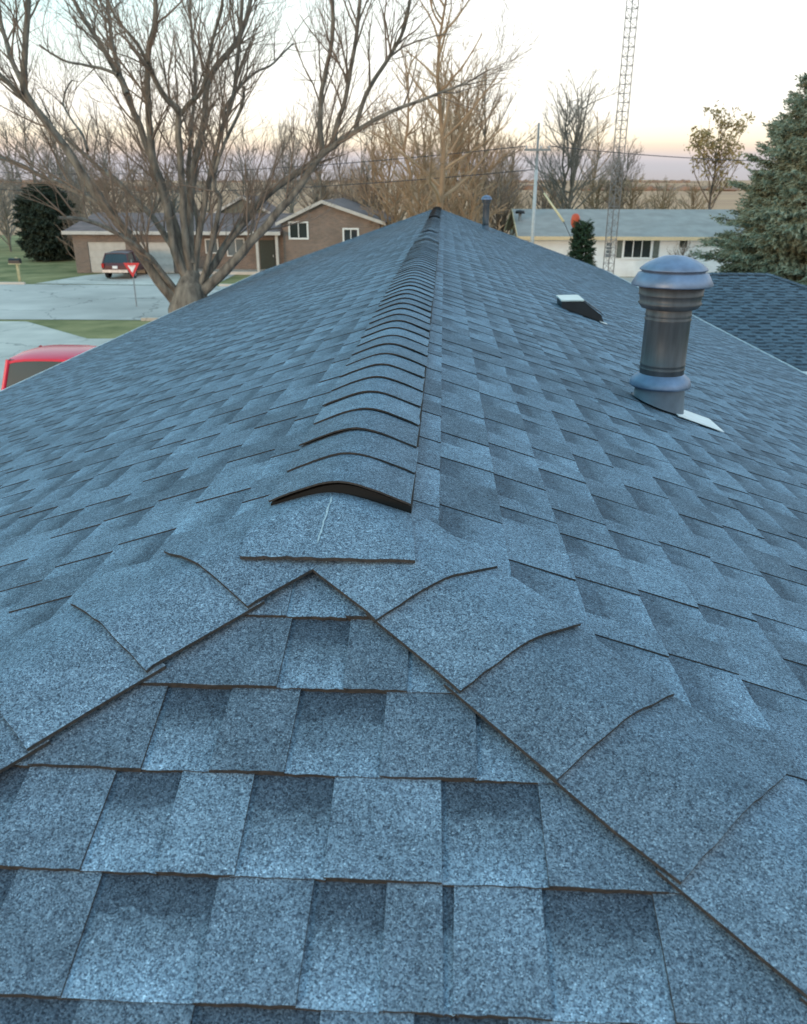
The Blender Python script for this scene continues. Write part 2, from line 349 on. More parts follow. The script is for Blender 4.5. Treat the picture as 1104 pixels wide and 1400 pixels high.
# deck
def rz_(x, y): return -T * max(abs(x), -y if y < 0 else 0)
dk = MB(); D0 = -.012
fy = -5.0
tz = lambda w_: -T * w_
dk.add([(0, 0, D0), (0, L, D0), (WRt, L, D0 + tz(WRt)), (WRt, -WRt, D0 + tz(WRt)), (-WLf, -WLf, D0 + tz(WLf)), (-WLf, L, D0 + tz(WLf))],
       [(0, 3, 2, 1), (0, 1, 5, 4), (0, 4, 3)])
roof = dk.build('roof', M['deck'], house)
# walls, soffit, fascia, gutters, rake boards
zl, zr_ = tz(WLf), tz(WRt)
wb = MB()
wb.prism([(-4.5, -4.2, G), (4.3, -4.2, G), (4.3, -4.2, -1.95), (-4.5, -4.2, -1.95)], (0, .12, 0))
wb.prism([(-4.5, L - .4, G), (4.3, L - .4, G), (4.3, L - .4, tz(4.3) - .05), (0, L - .4, -.08), (-4.5, L - .4, tz(4.5) - .05)], (0, .12, 0))
wb.box((-4.5, 9.5, (G - 1.9) / 2), (.12, 27.2, -1.9 - G)); wb.box((4.3, 9.5, (G - 1.9) / 2), (.12, 27.2, -1.9 - G))
wb.build('wall', M['siding'], house)
for s, W_, zz in ((-1, WLf, zl), (1, WRt, zr_)):
    MB().box((s * (W_ - .02), (L - W_) / 2, zz - .115), (.03, L + W_ - .06, .16)).build('fascia', M['white_paint'], house)
    gt = MB(); x0 = s * W_
    sec = [(0, -.02), (0, -.12), (.07, -.13), (.11, -.10), (.12, -.035), (.112, -.035), (.10, -.095), (.01, -.12)]
    gt.prism([(x0 + s * a, -W_ + .05, zz + b) for a, b in sec], (0, L + W_ - .1, 0)); gt.build('gutter', M['gutter'], house)
    MB().prism([(0, L + .006, -.03), (s * W_, L + .006, zz - .03), (s * W_, L + .006, zz - .17), (0, L + .006, -.17)], (0, .03, 0)).build('rake_board', M['white_paint'], house)

FACES = {
    'hip': (Vector((0, 0, 0)), Vector((1, 0, 0)), Vector((0, -CS, -T * CS)), Vector((0, -T * CS, CS))),
    'right': (Vector((0, 0, 0)), Vector((0, 1, 0)), Vector((CS, 0, -T * CS)), Vector((T * CS, 0, CS))),
    'left': (Vector((0, 0, 0)), Vector((0, 1, 0)), Vector((-CS, 0, -T * CS)), Vector((-T * CS, 0, CS))),
}
def clip(poly, f):
    o = []
    for i in range(len(poly)):
        a, b = poly[i], poly[(i + 1) % len(poly)]; fa, fb = f(a), f(b)
        if fa >= 0: o.append(a)
        if (fa >= 0) != (fb >= 0):
            u = fa / (fa - fb); o.append((a[0] + (b[0] - a[0]) * u, a[1] + (b[1] - a[1]) * u))
    return o
def clip_for(face):
    if face == 'hip': return [lambda p: p[0] + p[1] * CS - .012, lambda p: -p[0] + p[1] * CS - .012]
    return [lambda p: p[0] + p[1] * CS - .012, lambda p: L - p[0]]
def make_piece(F, a0, a1, s0, s1, raised, tone, n, fns, rnd):
    O, A, S_, Nn = F
    h0, h1 = (.0042, .0108) if raised else (.0006, .0068)
    if abs(F[1].y) > .5: h0 *= .7; h1 *= .70 if n > 1 else .60
    h1 += rnd.uniform(-.0008, .0012)
    sl0, sl1 = rnd.uniform(-.003, .003), rnd.uniform(-.003, .003)
    if not raised: a0 -= .004; a1 += .004; sl0 = sl1 = 0
    hh = []
    poly = [(a0, s0 - .012), (a1, s0 - .012)]
    for i in range(n + 1):
        u = 1 - i / n
        j = rnd.uniform(-.0012, .0012) if n > 1 else 0
        poly.append((a0 + sl0 + (a1 + sl1 - a0 - sl0) * u, s1 + j))
    for f in fns: poly = clip(poly, f)
    if len(poly) < 3: return None
    m = len(poly); vs = []; cols = []
    for a, s in poly:
        v = (s - s0) / (s1 - s0)
        h = h0 + (h1 - h0) * v
        if n > 1: h += .0022 * mnoise.noise(Vector((a * 9, s * 9, 5.0))) * max(0, v)
        vs.append(O + A * a + S_ * s + Nn * h); cols.append((max(0, min(1, v)), 1.0 if raised else (.30 if abs(F[1].y) > .5 else 0.0), tone, 1))
    for a, s in poly:
        v = (s - s0) / (s1 - s0); vs.append(O + A * a + S_ * s + Nn * (-.004 if raised and v > .5 else -.005)); cols.append((0, 0, tone, 1))
    fs = [tuple(range(m))] + [(i, m + i, m + (i + 1) % m, (i + 1) % m) for i in range(m)]
    nn = (vs[1] - vs[0]).cross(vs[2] - vs[1])
    if nn.dot(Nn) < 0: fs = [f[::-1] for f in fs]
    return vs, fs, [0] + [1] * m, cols

ROWS = {  # hip face: course index -> boundaries and which tabs are raised, read off the roof
    0: [-.149, 1, -.039, 0, .057, 1, .12],
    1: [-.42, 1, -.028, 0, .068, 1, .164, 0, .235, 1, .36],
    2: [-.45, 0, -.354, 1, -.197, 0, -.098, 1, .006, 0, .136, 1, .268, 0, .388, 1, .5],
    3: [-.62, 1, -.477, 0, -.353, 1, -.23, 0, -.138, 1, -.038, 0, .073, 1, .218, 0, .349, 1, .492, 0, .6],
    4: [-.8, 0, -.56, 1, -.445, 0, -.31, 1, -.203, 0, -.056, 1, .063, 0, .153, 1, .221, 0, .236, 1, .342, 0, .476, 1, .662, 0, .8],
    5: [-.95, 0, -.60, 1, -.322, 0, -.181, 1, -.052, 0, .089, 1, .192, 0, .294, 1, .415, 0, .538, 1, .656, 0, .9],
}
V0 = .1711; U0 = .0767
cands = []
def course(face, k, s0, s1, amin, amax, rnd, preset=None):
    F = FACES[face]; fns = clip_for(face)
    cells = []
    if preset:
        a = preset[0]; up_ = preset[1]
        x = amin
        while x < a - .02:
            x2 = min(a, x + rnd.uniform(.1, .24)); cells.append((x, x2, None)); x = x2
        for i in range(1, len(preset) - 1, 2): cells.append((preset[i - 1], preset[i + 1], preset[i]))
        x = preset[-1]
        while x < amax:
            x2 = x + rnd.uniform(.1, .24); cells.append((x, x2, None)); x = x2
    else:
        x = amin - rnd.uniform(0, .2)
        while x < amax:
            wv = rnd.choice((.075, .11, .13, .15, .17, .2)) * rnd.uniform(.9, 1.1); cells.append((x, x + wv, None)); x += wv
    ra = rnd.random() < .5
    for a0, a1, fl in cells:
        ra = (fl == 1) if fl is not None else (not ra)
        # raised tabs vary in length a little: two raised neighbours of different blends also occur
        tone = rnd.random()
        c = F[0] + F[1] * ((a0 + a1) / 2) + F[2] * ((s0 + s1) / 2)
        pr = project(c); area = 0
        if pr and -60 < pr[0] < 1164 and -60 < pr[1] < 1460:
            area = (a1 - a0) * (s1 - s0) * abs(F[3].dot((c - CAMP).normalized())) / (pr[2] ** 2)
            if face == 'hip' and abs(c.x) > -c.y - .06: area *= .15
            if face != 'hip' and (c.y < -abs(c.x) + .1 or (abs(c.x) < .13)): area *= .1
        cands.append((area, face, a0, a1, s0, s1, ra, tone))
rnd = random.Random(11)
for k in range(0, 34):
    s0 = V0 + E_ * k if k else .0; s1 = V0 + E_ * (k + 1)
    if k == 0: s0 = V0 + 0
    half = s1 * CS
    course('hip', k, s0, s1, -half, half, rnd, ROWS.get(k))
course('hip', -1, V0 - E_, V0, -.16, .16, rnd)
for face, W_ in (('right', WRt), ('left', WLf)):
    k = 0
    while True:
        s0 = U0 + E_ * (k - 1); s1 = s0 + E_
        if s0 * CS > W_ - .03: break
        s1 = min(s1, (W_ + .02) / CS)
        course(face, k, max(s0, -.0), s1, -s1 * CS - .02, L, rnd); k += 1
cands.sort(key=lambda c: -c[0])
big = MB(); NSH = 300
for i, (ar, face, a0, a1, s0, s1, ra, tone) in enumerate(cands):
    near = i < NSH
    pc = make_piece(FACES[face], a0, a1, s0, s1, ra, tone, 8 if near else 1, clip_for(face), rnd)
    if pc is None: NSH += 1 if near else 0; continue
    vs, fs, mi, cols = pc
    if near:
        MB().add(vs, fs, mi, False, cols).build('shingle', [M['shingle'], M['edge']], roof, origin=vs[0])
    else: big.add(vs, fs, mi, False, cols)
o = big.build('roof_shingles', [M['shingle'], M['edge']], roof); tag(o, kind='stuff')

# ---- hip and ridge caps
def cap_piece(O, d, q1, q2, length, wc, h_top, h_bot, rr, tone, rnd, over=.05, thick=.004, nseg=12, kd=1.0):
    """a cap shingle folded over a hip or ridge; O on the crest at its upper end, d down the crest"""
    m_ = (q1 - q2); cb = m_.length / 2; m_.normalize(); av = (q1 + q2) / 2; sb = av.length; nup = -av.normalized()
    rows = []
    for j, (u, h) in enumerate(((-over, h_top - .001), (length * .5, (h_top + h_bot) / 2), (length * .93, h_bot * 1.0), (length, h_bot + .0004))):
        row = []
        for i in range(nseg + 1):
            t_ = -wc + 2 * wc * i / nseg
            drop = kd * sb * (math.sqrt(t_ * t_ + rr * rr) - rr) 
            p = O + d * (u + (rnd.uniform(-.0014, .0014) if j == 3 else 0)) + m_ * (t_ * cb) - nup * drop + nup * (h + .0012 * mnoise.noise(Vector((t_ * 14, tone * 30, u * 8))))
            if j and abs(t_) > wc * .95: p = p + m_ * (rnd.uniform(-.003, .0025) * (1 if t_ > 0 else -1))
            row.append(p)
        rows.append(row)
    nr = len(rows); nc = nseg + 1
    vs = [p for r_ in rows for p in r_]; nv = len(vs); vs += [p - nup * thick for p in vs]
    fs = []; mi = []
    for j in range(nr - 1):
        for i in range(nseg):
            a = j * nc + i; fs.append((a, a + nc, a + nc + 1, a + 1)); mi.append(0)
            fs.append((nv + a, nv + a + 1, nv + a + nc + 1, nv + a + nc)); mi.append(1)
    for i in range(nseg):
        a = (nr - 1) * nc + i; fs.append((a, nv + a, nv + a + 1, a + 1)); mi.append(1)
    for j in range(nr - 1):
        a = j * nc; fs.append((a, nv + a, nv + a + nc, a + nc)[::1]); mi.append(1)
        a = j * nc + nseg; fs.append((a, a + nc, nv + a + nc, nv + a)); mi.append(1)
    n0 = (vs[nc] - vs[0]).cross(vs[1] - vs[0])
    if n0.dot(nup) < 0: fs = [f[::-1] for f in fs]
    cols = [(.8, 1.0, tone, 1)] * len(vs)
    return MB().add(vs, fs, mi, True, cols)
EH = .18854; S0H = .3189
Lh = math.sqrt(2 + T * T)
rnd = random.Random(5)
def perp(hd, X, S_):
    n_ = X.cross(S_).normalized(); q = hd.cross(n_).normalized(); return q
for sgn in (1, -1):
    hd = Vector((sgn, -1, -T)) / Lh
    qa = perp(hd, Vector((1, 0, 0)), Vector((0, -CS, -T * CS)))
    if qa.x * sgn > 0: qa = -qa                       # flap on the hip face
    qb = perp(hd, Vector((0, 1, 0)), Vector((sgn * CS, 0, -T * CS)))
    if qb.y < 0: qb = -qb                             # flap on the side face
    n = 36
    off = S0H if sgn > 0 else S0H - .025
    for k in range(n - 1, 0, -1):
        end = off + EH * (k - 1); start = end - EH
        if k == 1: start = .02
        tone = rnd.random() * .75 + .2
        c = cap_piece(hd * start + qa * rnd.uniform(-.002, .002), (hd + qa * rnd.uniform(-.012, .012)).normalized(), qa, qb, end - start, .148 + rnd.uniform(-.003, .004), .0125 if k > 1 else .005, .0215, .032, tone, rnd, over=.03 if k > 1 else 0.0, thick=.0055)
        o = c.build('hip_cap', [M['shingle'], M['edge']], roof, origin=hd * end, auto=50)
# closing cap that folds from the ridge down over the top of the hip face
def smax(a, b, k=.03): return .5 * (a + b + math.sqrt((a - b) ** 2 + k * k))
mb = MB(); nx_, ny_ = 22, 14; vs = []
rnd = random.Random(9)
for j in range(ny_ + 1):
    for i in range(nx_ + 1):
        v = j / ny_; u = i / nx_ * 2 - 1
        x = u * .148 + .030 * v * (0.6 + u * .12) ; y = .12 - v * .320 + (rnd.uniform(-.0015, .0015) if j == ny_ else 0) - .008 * abs(u) * 0
        z = -T * smax(math.sqrt(x * x + .02 ** 2) - .02, max(0, -y) * .96, .035) + .003 + .030 * v
        if j == ny_: z += .002 * mnoise.noise(Vector((x * 30, 0, 1)))
        vs.append(Vector((x, y, z)))
nc = nx_ + 1; nv = len(vs); fs = []; mi = []
allv = vs + [v - Vector((0, 0, .006)) for v in vs]
for j in range(ny_):
    for i in range(nx_):
        a = j * nc + i; fs.append((a, a + nc, a + nc + 1, a + 1)); mi.append(0); fs.append((nv + a, nv + a + 1, nv + a + nc + 1, nv + a + nc)); mi.append(1)
for i in range(nx_): a = ny_ * nc + i; fs.append((a, nv + a, nv + a + 1, a + 1)); mi.append(1)
for j in range(ny_):
    a = j * nc; fs.append((a, nv + a, nv + a + nc, a + nc)); mi.append(1); a = j * nc + nx_; fs.append((a, a + nc, nv + a + nc, nv + a)); mi.append(1)
mb.add(allv, fs, mi, True, [(.8, 1, .72, 1)] * len(allv))
fc = mb.build('ridge_cap', [M['shingle'], M['edge']], roof, auto=50); fc['label'] = 'flat closing cap where both hips meet, cracked along its fold'
# pale crack in its fold
M['crack'] = mat('exposed pale fibreglass', (.38, .46, .50), .9, var=.3, scale=200)
mb = MB(); pv = None; vs = []
for j in range(15):
    v = j / 14; y = -.012 - v * .15; x = .004 + .0035 * mnoise.noise(Vector((j * .7, 2, 0))) + (-.008 * v)
    wd = (.0012 + .0022 * abs(mnoise.noise(Vector((j * 1.3, 0, 4))))) * (1 if 0 < j < 14 else .1)
    vv = (.12 - y) / .320; z = -T * smax(math.sqrt(x * x + .0004) - .02, max(0, -y) * .96, .035) + .003 + .030 * vv + .0012
    vs += [(x - wd, y, z), (x + wd, y, z)]
mb.add(vs, [(2 * i, 2 * i + 2, 2 * i + 3, 2 * i + 1) for i in range(14)]); mb.build('crack', M['crack'], fc)

# ridge vent and caps along the ridge
rnd = random.Random(21)
q1 = Vector((CS, 0, -T * CS)); q2 = Vector((-CS, 0, -T * CS)); dR = Vector((0, -1, 0))
EXP = .187
def vent_h(y):
    if y < .2: return .0355
    if y < 7.4: return .033 + .0015 * math.sin(y * 2.1)
    if y < 10: return .033 - (y - 7.4) / 2.6 * .014 - .003 * math.sin((y - 7.4) * 6)
    if y < 15.6: return .019 + .010 * max(0, math.sin((y - 9) * 1.5)) ** 2
    return .040
def vent_strip(y0, y1, wv, h):
    mb = MB(); n = max(2, int((y1 - y0) / .5)); prof = []
    for i in range(-8, 9):
        x = wv * i / 8; prof.append((x + .017, -T * 1.3 * (math.sqrt(x * x + .05 ** 2) - .05)))
    vs = []
    for j in range(n + 1):
        y = y0 + (y1 - y0) * j / n
        for x, z in prof: vs.append((x, y, z + h - .008))
        for x, z in prof: vs.append((x, y, z - .003))
    c = len(prof); fs = []
    for j in range(n):
        b = j * 2 * c
        for i in range(c - 1): fs.append((b + i, b + i + 1, b + 2 * c + i + 1, b + 2 * c + i))
        for i in (0, c - 1): fs.append((b + i, b + c + i, b + 3 * c + i, b + 2 * c + i))
    for b in (0, n * 2 * c):
        for i in range(c - 1): fs.append((b + i, b + i + 1, b + c + i + 1, b + c + i))
    mb.add(vs, fs); return mb
vent_strip(.011, 8.6, .138, .032).build('ridge_vent', M['vent_black'], roof)
vent_strip(15.65, L - .1, .11, .04).build('ridge_vent', M['vent_black'], roof)
y = .0; caps = []
while y < L - .2:
    caps.append(y); y += EXP
for i, y in enumerate(reversed(caps)):
    h = vent_h(y + EXP * .5); wv = .146 if y < 8.5 else (.13 if y < 15.6 else .13); h += rnd.uniform(-.0006, .0006)
    y1 = min(y + EXP, L)
    tone = rnd.random() * .8 + .2
    c = cap_piece(Vector((.017 + rnd.uniform(-.002, .002), y1, 0)), Vector((rnd.uniform(-.012, .012), -1, 0)).normalized(), q1, q2, y1 - y, wv + rnd.uniform(-.0015, .002), h - (.0062 if y < 8 else .0038), h, .05, tone, rnd, over=.02, thick=.004 if y < 8 else .0028, nseg=14, kd=1.3)
    c.build('ridge_cap', [M['shingle'], M['edge']], roof, origin=(0, y, 0), auto=50)

# ------------------------------------------------------------------ things on the roof
def onright(px, py, h=0):
    d = ray(px, py); n_ = Vector((T, 0, 1)); return CAMP + d * ((h - n_.dot(CAMP)) / n_.dot(d))
def pipe_vent(name, base, r, hgt, label, big=True):
    t_ = empty(name, base); tag(t_, label, 'vent pipe', 'vent pipes on the main roof')
    rr = r
    # sheet flange lying on the roof, cone base cut to the slope
    tilt = Matrix.Rotation(math.atan(T), 3, 'Y')
    f = MB(); f.box(tilt @ Vector((r * 1.75, -r * .25, .0150)), (r * 2.3, r * 2.3, .003), rot=tilt); f.build('flange', M['bright_metal'] if big else M['hood_dark'], t_)
    vs = []; n = 40; prof = [(1.22, None), (1.16, .05), (1.12, .10), (1.10, .14)]
    for q, z in prof:
        for k_ in range(n):
            a = 2 * math.pi * k_ / n; x, y_ = q * r * math.cos(a), q * r * math.sin(a)
            vs.append((x, y_, (-T * x + .015) if z is None else z * (r / .1)))
    fs = [(i * n + k_, i * n + (k_ + 1) % n, (i + 1) * n + (k_ + 1) % n, (i + 1) * n + k_) for i in range(3) for k_ in range(n)]
    MB().add(vs, fs, 0, True).build('base_cone', M['flash_metal'], t_)
    s = r / .1
    if big:
        MB().lathe([(.100 * s, .120 * s), (.124 * s, .112 * s), (.138 * s, .104 * s), (.139 * s, .112 * s), (.130 * s, .138 * s), (.112 * s, .152 * s), (.100 * s, .162 * s)], n=40).build('storm_collar', M['cap_metal'], t_)
    top = hgt
    pr = [(r * 1.0, .1)]
    z = .27 * s
    for zz in (.185, .205): pr += [(r, zz * s - .004), (r * 1.035, zz * s), (r, zz * s + .004)]
    pr += [(r, top - .165 * s), (r * 1.04, top - .16 * s), (r, top - .155 * s), (r, top - .145 * s), (r * 1.03, top - .14 * s), (r, top - .135 * s), (r, top - .08 * s)]
    MB().lathe(pr, n=40).build('pipe', M['pipe'], t_)
    MB().lathe([(r, top - .115 * s), (r * 1.22, top - .11 * s), (r * 1.34, top - .095 * s), (r * 1.40, top - .088 * s), (r * 1.33, top - .082 * s), (r * 1.36, top - .055 * s), (r * 1.42, top - .052 * s), (r * 1.38, top - .047 * s), (r * 1.42, top - .012 * s), (r * 1.30, top - .012 * s)], n=40).build('neck_ring', M['pipe'], t_)
    MB().lathe([(r * 1.2, top - .010 * s), (r * 1.74, top - .012 * s), (r * 1.77, top - .006 * s), (r * 1.52, top + .040 * s), (r * 1.36, top + .048 * s), (r * 1.34, top + .054 * s)], n=48).build('cap_skirt', M['cap_metal'], t_)
    MB().lathe([(r * 1.34, top + .056 * s), (r * 1.46, top + .054 * s), (r * 1.47, top + .059 * s), (r * 1.22, top + .080 * s), (r * .85, top + .100 * s), (r * .45, top + .113 * s), (.001, top + .117 * s)], n=48).build('cap_dome', M['cap_metal'], t_)
    return t_
b1 = onright(899, 556)
PIPE = b1
pipe_vent('vent_pipe', (b1.x, b1.y, -T * b1.x), .103, .585, 'large grey metal vent pipe with domed cap on the right slope')
# downslope corner of the flashing catching the sky
p0 = onright(938, 560, .018); p1 = onright(986, 594, .014); p2 = onright(950, 583, .012); p3 = onright(930, 572, .012)
xf = Vector((PIPE.x + .36, PIPE.y - .17, 0)); 
b2 = Vector((1.22, 20.5, 0))
def px_on_right(px, Y):
    lo, hi = 0, 5
    for _ in range(40):
        mid = (lo + hi) / 2
        if project((mid, Y, -T * mid))[0] < px: lo = mid
        else: hi = mid
    return Vector((lo, Y, -T * lo))
b2 = px_on_right(664, 19.5)
pipe_vent('vent_pipe', b2, .078, .70, 'small distant vent pipe with round cap near the far ridge', False)
# slant topped box vent
bv = onright(790, 428)
t_ = empty('box_vent', (bv.x, bv.y, -T * bv.x)); t_.scale = (.84, .84, .84); tag(t_, 'low dark box vent with lid pale with painted sky sheen halfway up the right slope', 'roof vent')
def loc(u, h): return (u, -T * u + h)   # section in the slope's x-z plane
w2 = .20
sec = [(-.20, .01), (-.20, .135), (-.185, .15), (-.01, .093 + .0), (.23, .045), (.245, .005)]
sec = [(u, -T * u + h) for u, h in [(-.20, .012), (-.20, .075), (.02, .155), (.215, .08), (.25, .012)]]
# hollow hood: side walls with dark mouth
MB().prism([(u, -w2, z) for u, z in sec], (0, .4, 0)).build('hood', M['hood_dark'], t_)
tp = [sec[1], sec[2]]
lid = MB(); a, b = sec[1], sec[2]
lid.prism([(a[0] - .01, -w2 - .012, a[1] + .002), (b[0] + .003, -w2 - .012, b[1] + .002), (b[0] + .003, -w2 - .012, b[1] + .016), (a[0] - .01, -w2 - .012, a[1] + .016)], (0, .424, 0)); lid.build('lid', M['hood_lid'], t_)
lid = MB(); a, b = sec[2], sec[3]
lid.prism([(a[0] + .004, -w2 - .01, a[1] + .001), (b[0] + .02, -w2 - .01, b[1]), (b[0] + .02, -w2 - .01, b[1] + .010), (a[0] + .004, -w2 - .01, a[1] + .011)], (0, .42, 0)); lid.build('apron', M['hood_dark'], t_)
MB().box((.235, -.235, -T * .235 + .017), (.08, .06, .006), rot=Matrix.Rotation(math.atan(T), 3, 'Y')).build('flange_corner', M['bright_metal'], t_)

# ------------------------------------------------------------------ garage roof on the right
gz = -1.26; gy = 18.0; gx0 = 5.35; gx1 = at(1050, 372, gy).x; gt_ = .30; gw = 4.35
gar = empty('garage', (gx0, gy, G)); gar.location = (0, 0, 0)
tag(gar, 'low garage with darker shingled roof beyond the right eave', 'garage')
gw_ = MB(); gw_.box(((gx0 + gx1) / 2 + .5, gy, (G - 2.6) / 2), (gx1 - gx0 + .4, 7.8, -2.6 - G)); gw_.build('wall', M['siding'], gar)
rf = MB(); zE = gz - gt_ * gw; gh = gw * .9
rf.add([(gx0, gy, gz - .02), (gx1, gy, gz - .02), (gx1 + gh, gy - gw, zE - .02), (gx1 + gh, gy + gw, zE - .02), (gx0, gy - gw, zE - .02), (gx0, gy + gw, zE - .02)],
       [(0, 4, 2, 1), (0, 1, 3, 5), (1, 2, 3)]); groof = rf.build('roof', M['deck'], gar)
gcs = 1 / math.sqrt(1 + gt_ * gt_); rnd = random.Random(31); gb = MB()
GF = (Vector((gx0, gy, gz)), Vector((1, 0, 0)), Vector((0, -gcs, -gt_ * gcs)), Vector((0, -gt_ * gcs, gcs)))
k = 0
while E_ * k * gcs < gw:
    s0 = E_ * k; s1 = min(s0 + E_, gw / gcs + .03); x = -rnd.random() * .2; ra = False
    while x < gx1 - gx0 + gh * s1 * gcs / gw:
        x2 = x + rnd.uniform(.09, .26); ra = not ra
        pc = make_piece(GF, x, x2, s0, s1, ra, rnd.random(), 1, [lambda p: gx1 - gx0 + gh / gw * p[1] * gcs - p[0], lambda p: p[0]], rnd)
        if pc: gb.add(pc[0], pc[1], pc[2], False, pc[3])
        x = x2
    k += 1
GE = gh / math.sqrt(gh * gh + 0)
hsl = (gz - zE) / gh; hcs = 1 / math.sqrt(1 + hsl * hsl)
HF = (Vector((gx1, gy, gz)), Vector((0, 1, 0)), Vector((hcs, 0, -hsl * hcs)), Vector((hsl * hcs, 0, hcs)))
k = 0
while E_ * k * hcs < gh:
    s0 = E_ * k; s1 = s0 + E_; x = -s1 - .2
    while x < s1 * 1.1:
        x2 = x + rnd.uniform(.09, .26); ra = not ra
        pc = make_piece(HF, x, x2, s0, s1, ra, rnd.random(), 1, [lambda p: gw / gh * p[1] * hcs - p[0], lambda p: gw / gh * p[1] * hcs + p[0]], rnd)
        if pc: gb.add(pc[0], pc[1], pc[2], False, pc[3])
        x = x2
    k += 1
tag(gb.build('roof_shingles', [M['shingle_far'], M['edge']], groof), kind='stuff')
rnd = random.Random(8)
hd = Vector((gh, -gw, zE - gz)).normalized(); qa = Vector((-1, -1, 0)); 
n1 = GF[3]; n2 = HF[3]
qa = hd.cross(n1).normalized(); qa = qa if qa.x < 0 else -qa
qb = hd.cross(n2).normalized(); qb = qb if qb.y > 0 else -qb
for k in range(34, -1, -1):
    cap_piece(Vector((gx1, gy, gz)) + hd * (k * .19), hd, qa, qb, .19, .14, .012, .02, .03, rnd.random() * .6, rnd, over=.02, nseg=6).build('hip_cap', [M['shingle_far'], M['edge']], groof)
for k in range(int((gx1 - gx0) / .19)):
    cap_piece(Vector((gx0 + (k + 1) * .19, gy, gz)), Vector((-1, 0, 0)), Vector((0, -gcs, -gt_ * gcs)), Vector((0, gcs, -gt_ * gcs)), .19, .14, .012, .02, .03, rnd.random() * .6, rnd, over=.02, nseg=6).build('ridge_cap', [M['shingle_far'], M['edge']], groof)
MB().box(((gx0 + gx1 + gh) / 2, gy - gw - .06, zE - .06), (gx1 + gh - gx0, .12, .11)).build('gutter', M['gutter'], gar)

# ------------------------------------------------------------------ houses
def window(parent, x0, x1, z0, z1, y, pm='glass', mull=1, bars=0, fr=.07):
    f = MB(); d = .06
    for a, b, c, e in ((x0 - fr, x1 + fr, z1, z1 + fr), (x0 - fr, x1 + fr, z0 - fr, z0), (x0 - fr, x0, z0, z1), (x1, x1 + fr, z0, z1)):
        f.box(((a + b) / 2, y - d / 2, (c + e) / 2), (b - a, d, e - c))
    for i in range(1, mull + 1):
        xm = x0 + (x1 - x0) * i / (mull + 1); f.box((xm, y - .022, (z0 + z1) / 2), (.05, .044, z1 - z0))
    for i in range(1, bars + 1):
        zm = z0 + (z1 - z0) * i / (bars + 1); f.box(((x0 + x1) / 2, y - .02, zm), (x1 - x0, .03, .035))
    fo = f.build('window', M['white_paint'], parent)
    for i in range(mull + 1):
        xa = x0 + (x1 - x0) * i / (mull + 1); xb = x0 + (x1 - x0) * (i + 1) / (mull + 1)
        MB().box(((xa + xb) / 2, y - .006, (z0 + z1) / 2), (xb - xa - .03, .012, z1 - z0)).build('pane', M[pm], fo)
    return fo
def gable_roof_x(name, x0, x1, y0, y1, ze, zrg, m, parent, th=.14):
    ym = (y0 + y1) / 2
    mb = MB()
    mb.prism([(x0, y0, ze), (x0, ym, zrg), (x0, y1, ze), (x0, y1, ze - th), (x0, ym, zrg - th), (x0, y0, ze - th)], (x1 - x0, 0, 0))
    return mb.build(name, m, parent)
# brick ranch house across the street
bh = empty('brick_house', (0, 0, 0)); tag(bh, 'brown brick ranch house with pale garage doors across the street', 'house')
FY = 50.6
xl = at(100, 330, FY).x; xr = at(384, 330, FY).x; ze = at(200, 317, FY).z; zrg = at(250, 291, FY + 5).z
gD0, gD1 = at(122, 350, FY).x, at(236, 350, FY).x; gzt = at(180, 331, FY).z
px0 = at(322, 340, FY).x
w1 = MB()
w1.box(((xl + gD0) / 2, FY + .15, (G + ze) / 2), (gD0 - xl, .3, ze - G)); w1.box(((gD0 + gD1) / 2, FY + .15, (gzt + ze) / 2), (gD1 - gD0, .3, ze - gzt))
w1.box(((gD1 + xr) / 2, FY + 1.35, (G + ze) / 2), (xr - gD1, .3, ze - G)); w1.box((gD1 + .15, FY + .7, (G + ze) / 2), (.3, 1.0, ze - G))
w1.box((xl + .15, FY + 5, (G + ze) / 2), (.3, 9.4, ze - G)); w1.box(((xl + xr) / 2, FY + 9.9, (G + ze) / 2), (xr - xl, .3, ze - G))
w1.prism([(xl + .02, FY, ze), (xl + .02, FY + 9.9, ze), (xl + .02, FY + 4.95, zrg - .15)], (.2, 0, 0))
w1.build('wall', M['brick'], bh)
gd = MB()
gm = (gD0 + gD1) / 2
for a, b in ((gD0, gm - .25), (gm + .25, gD1)):
    n_ = 4; hh = (gzt - G - .05) / n_; door = MB(); door.box(((a + b) / 2, FY + .10, (G + gzt) / 2), (b - a, .04, gzt - G - .02)); dob = door.build('garage_door', M['dull_trim'], bh)
    for i in range(n_): MB().box(((a + b) / 2, FY + .065, G + .03 + hh * (i + .5)), (b - a - .04, .03, hh - .03)).build('panel', M['dull_trim'], dob)
MB().box((gm, FY + .12, (G + gzt) / 2), (.5, .2, gzt - G)).build('pier', M['brick'], bh)
roofb = gable_roof_x('roof', xl - .4, xr + .1, FY - .5, FY + 10.4, ze + .02, zrg, M['roof_brown'], bh)
MB().box(((xl + xr) / 2 - .15, FY - .53, ze - .04), (xr - xl + .5, .05, .20)).build('fascia', M['dull_trim'], bh)
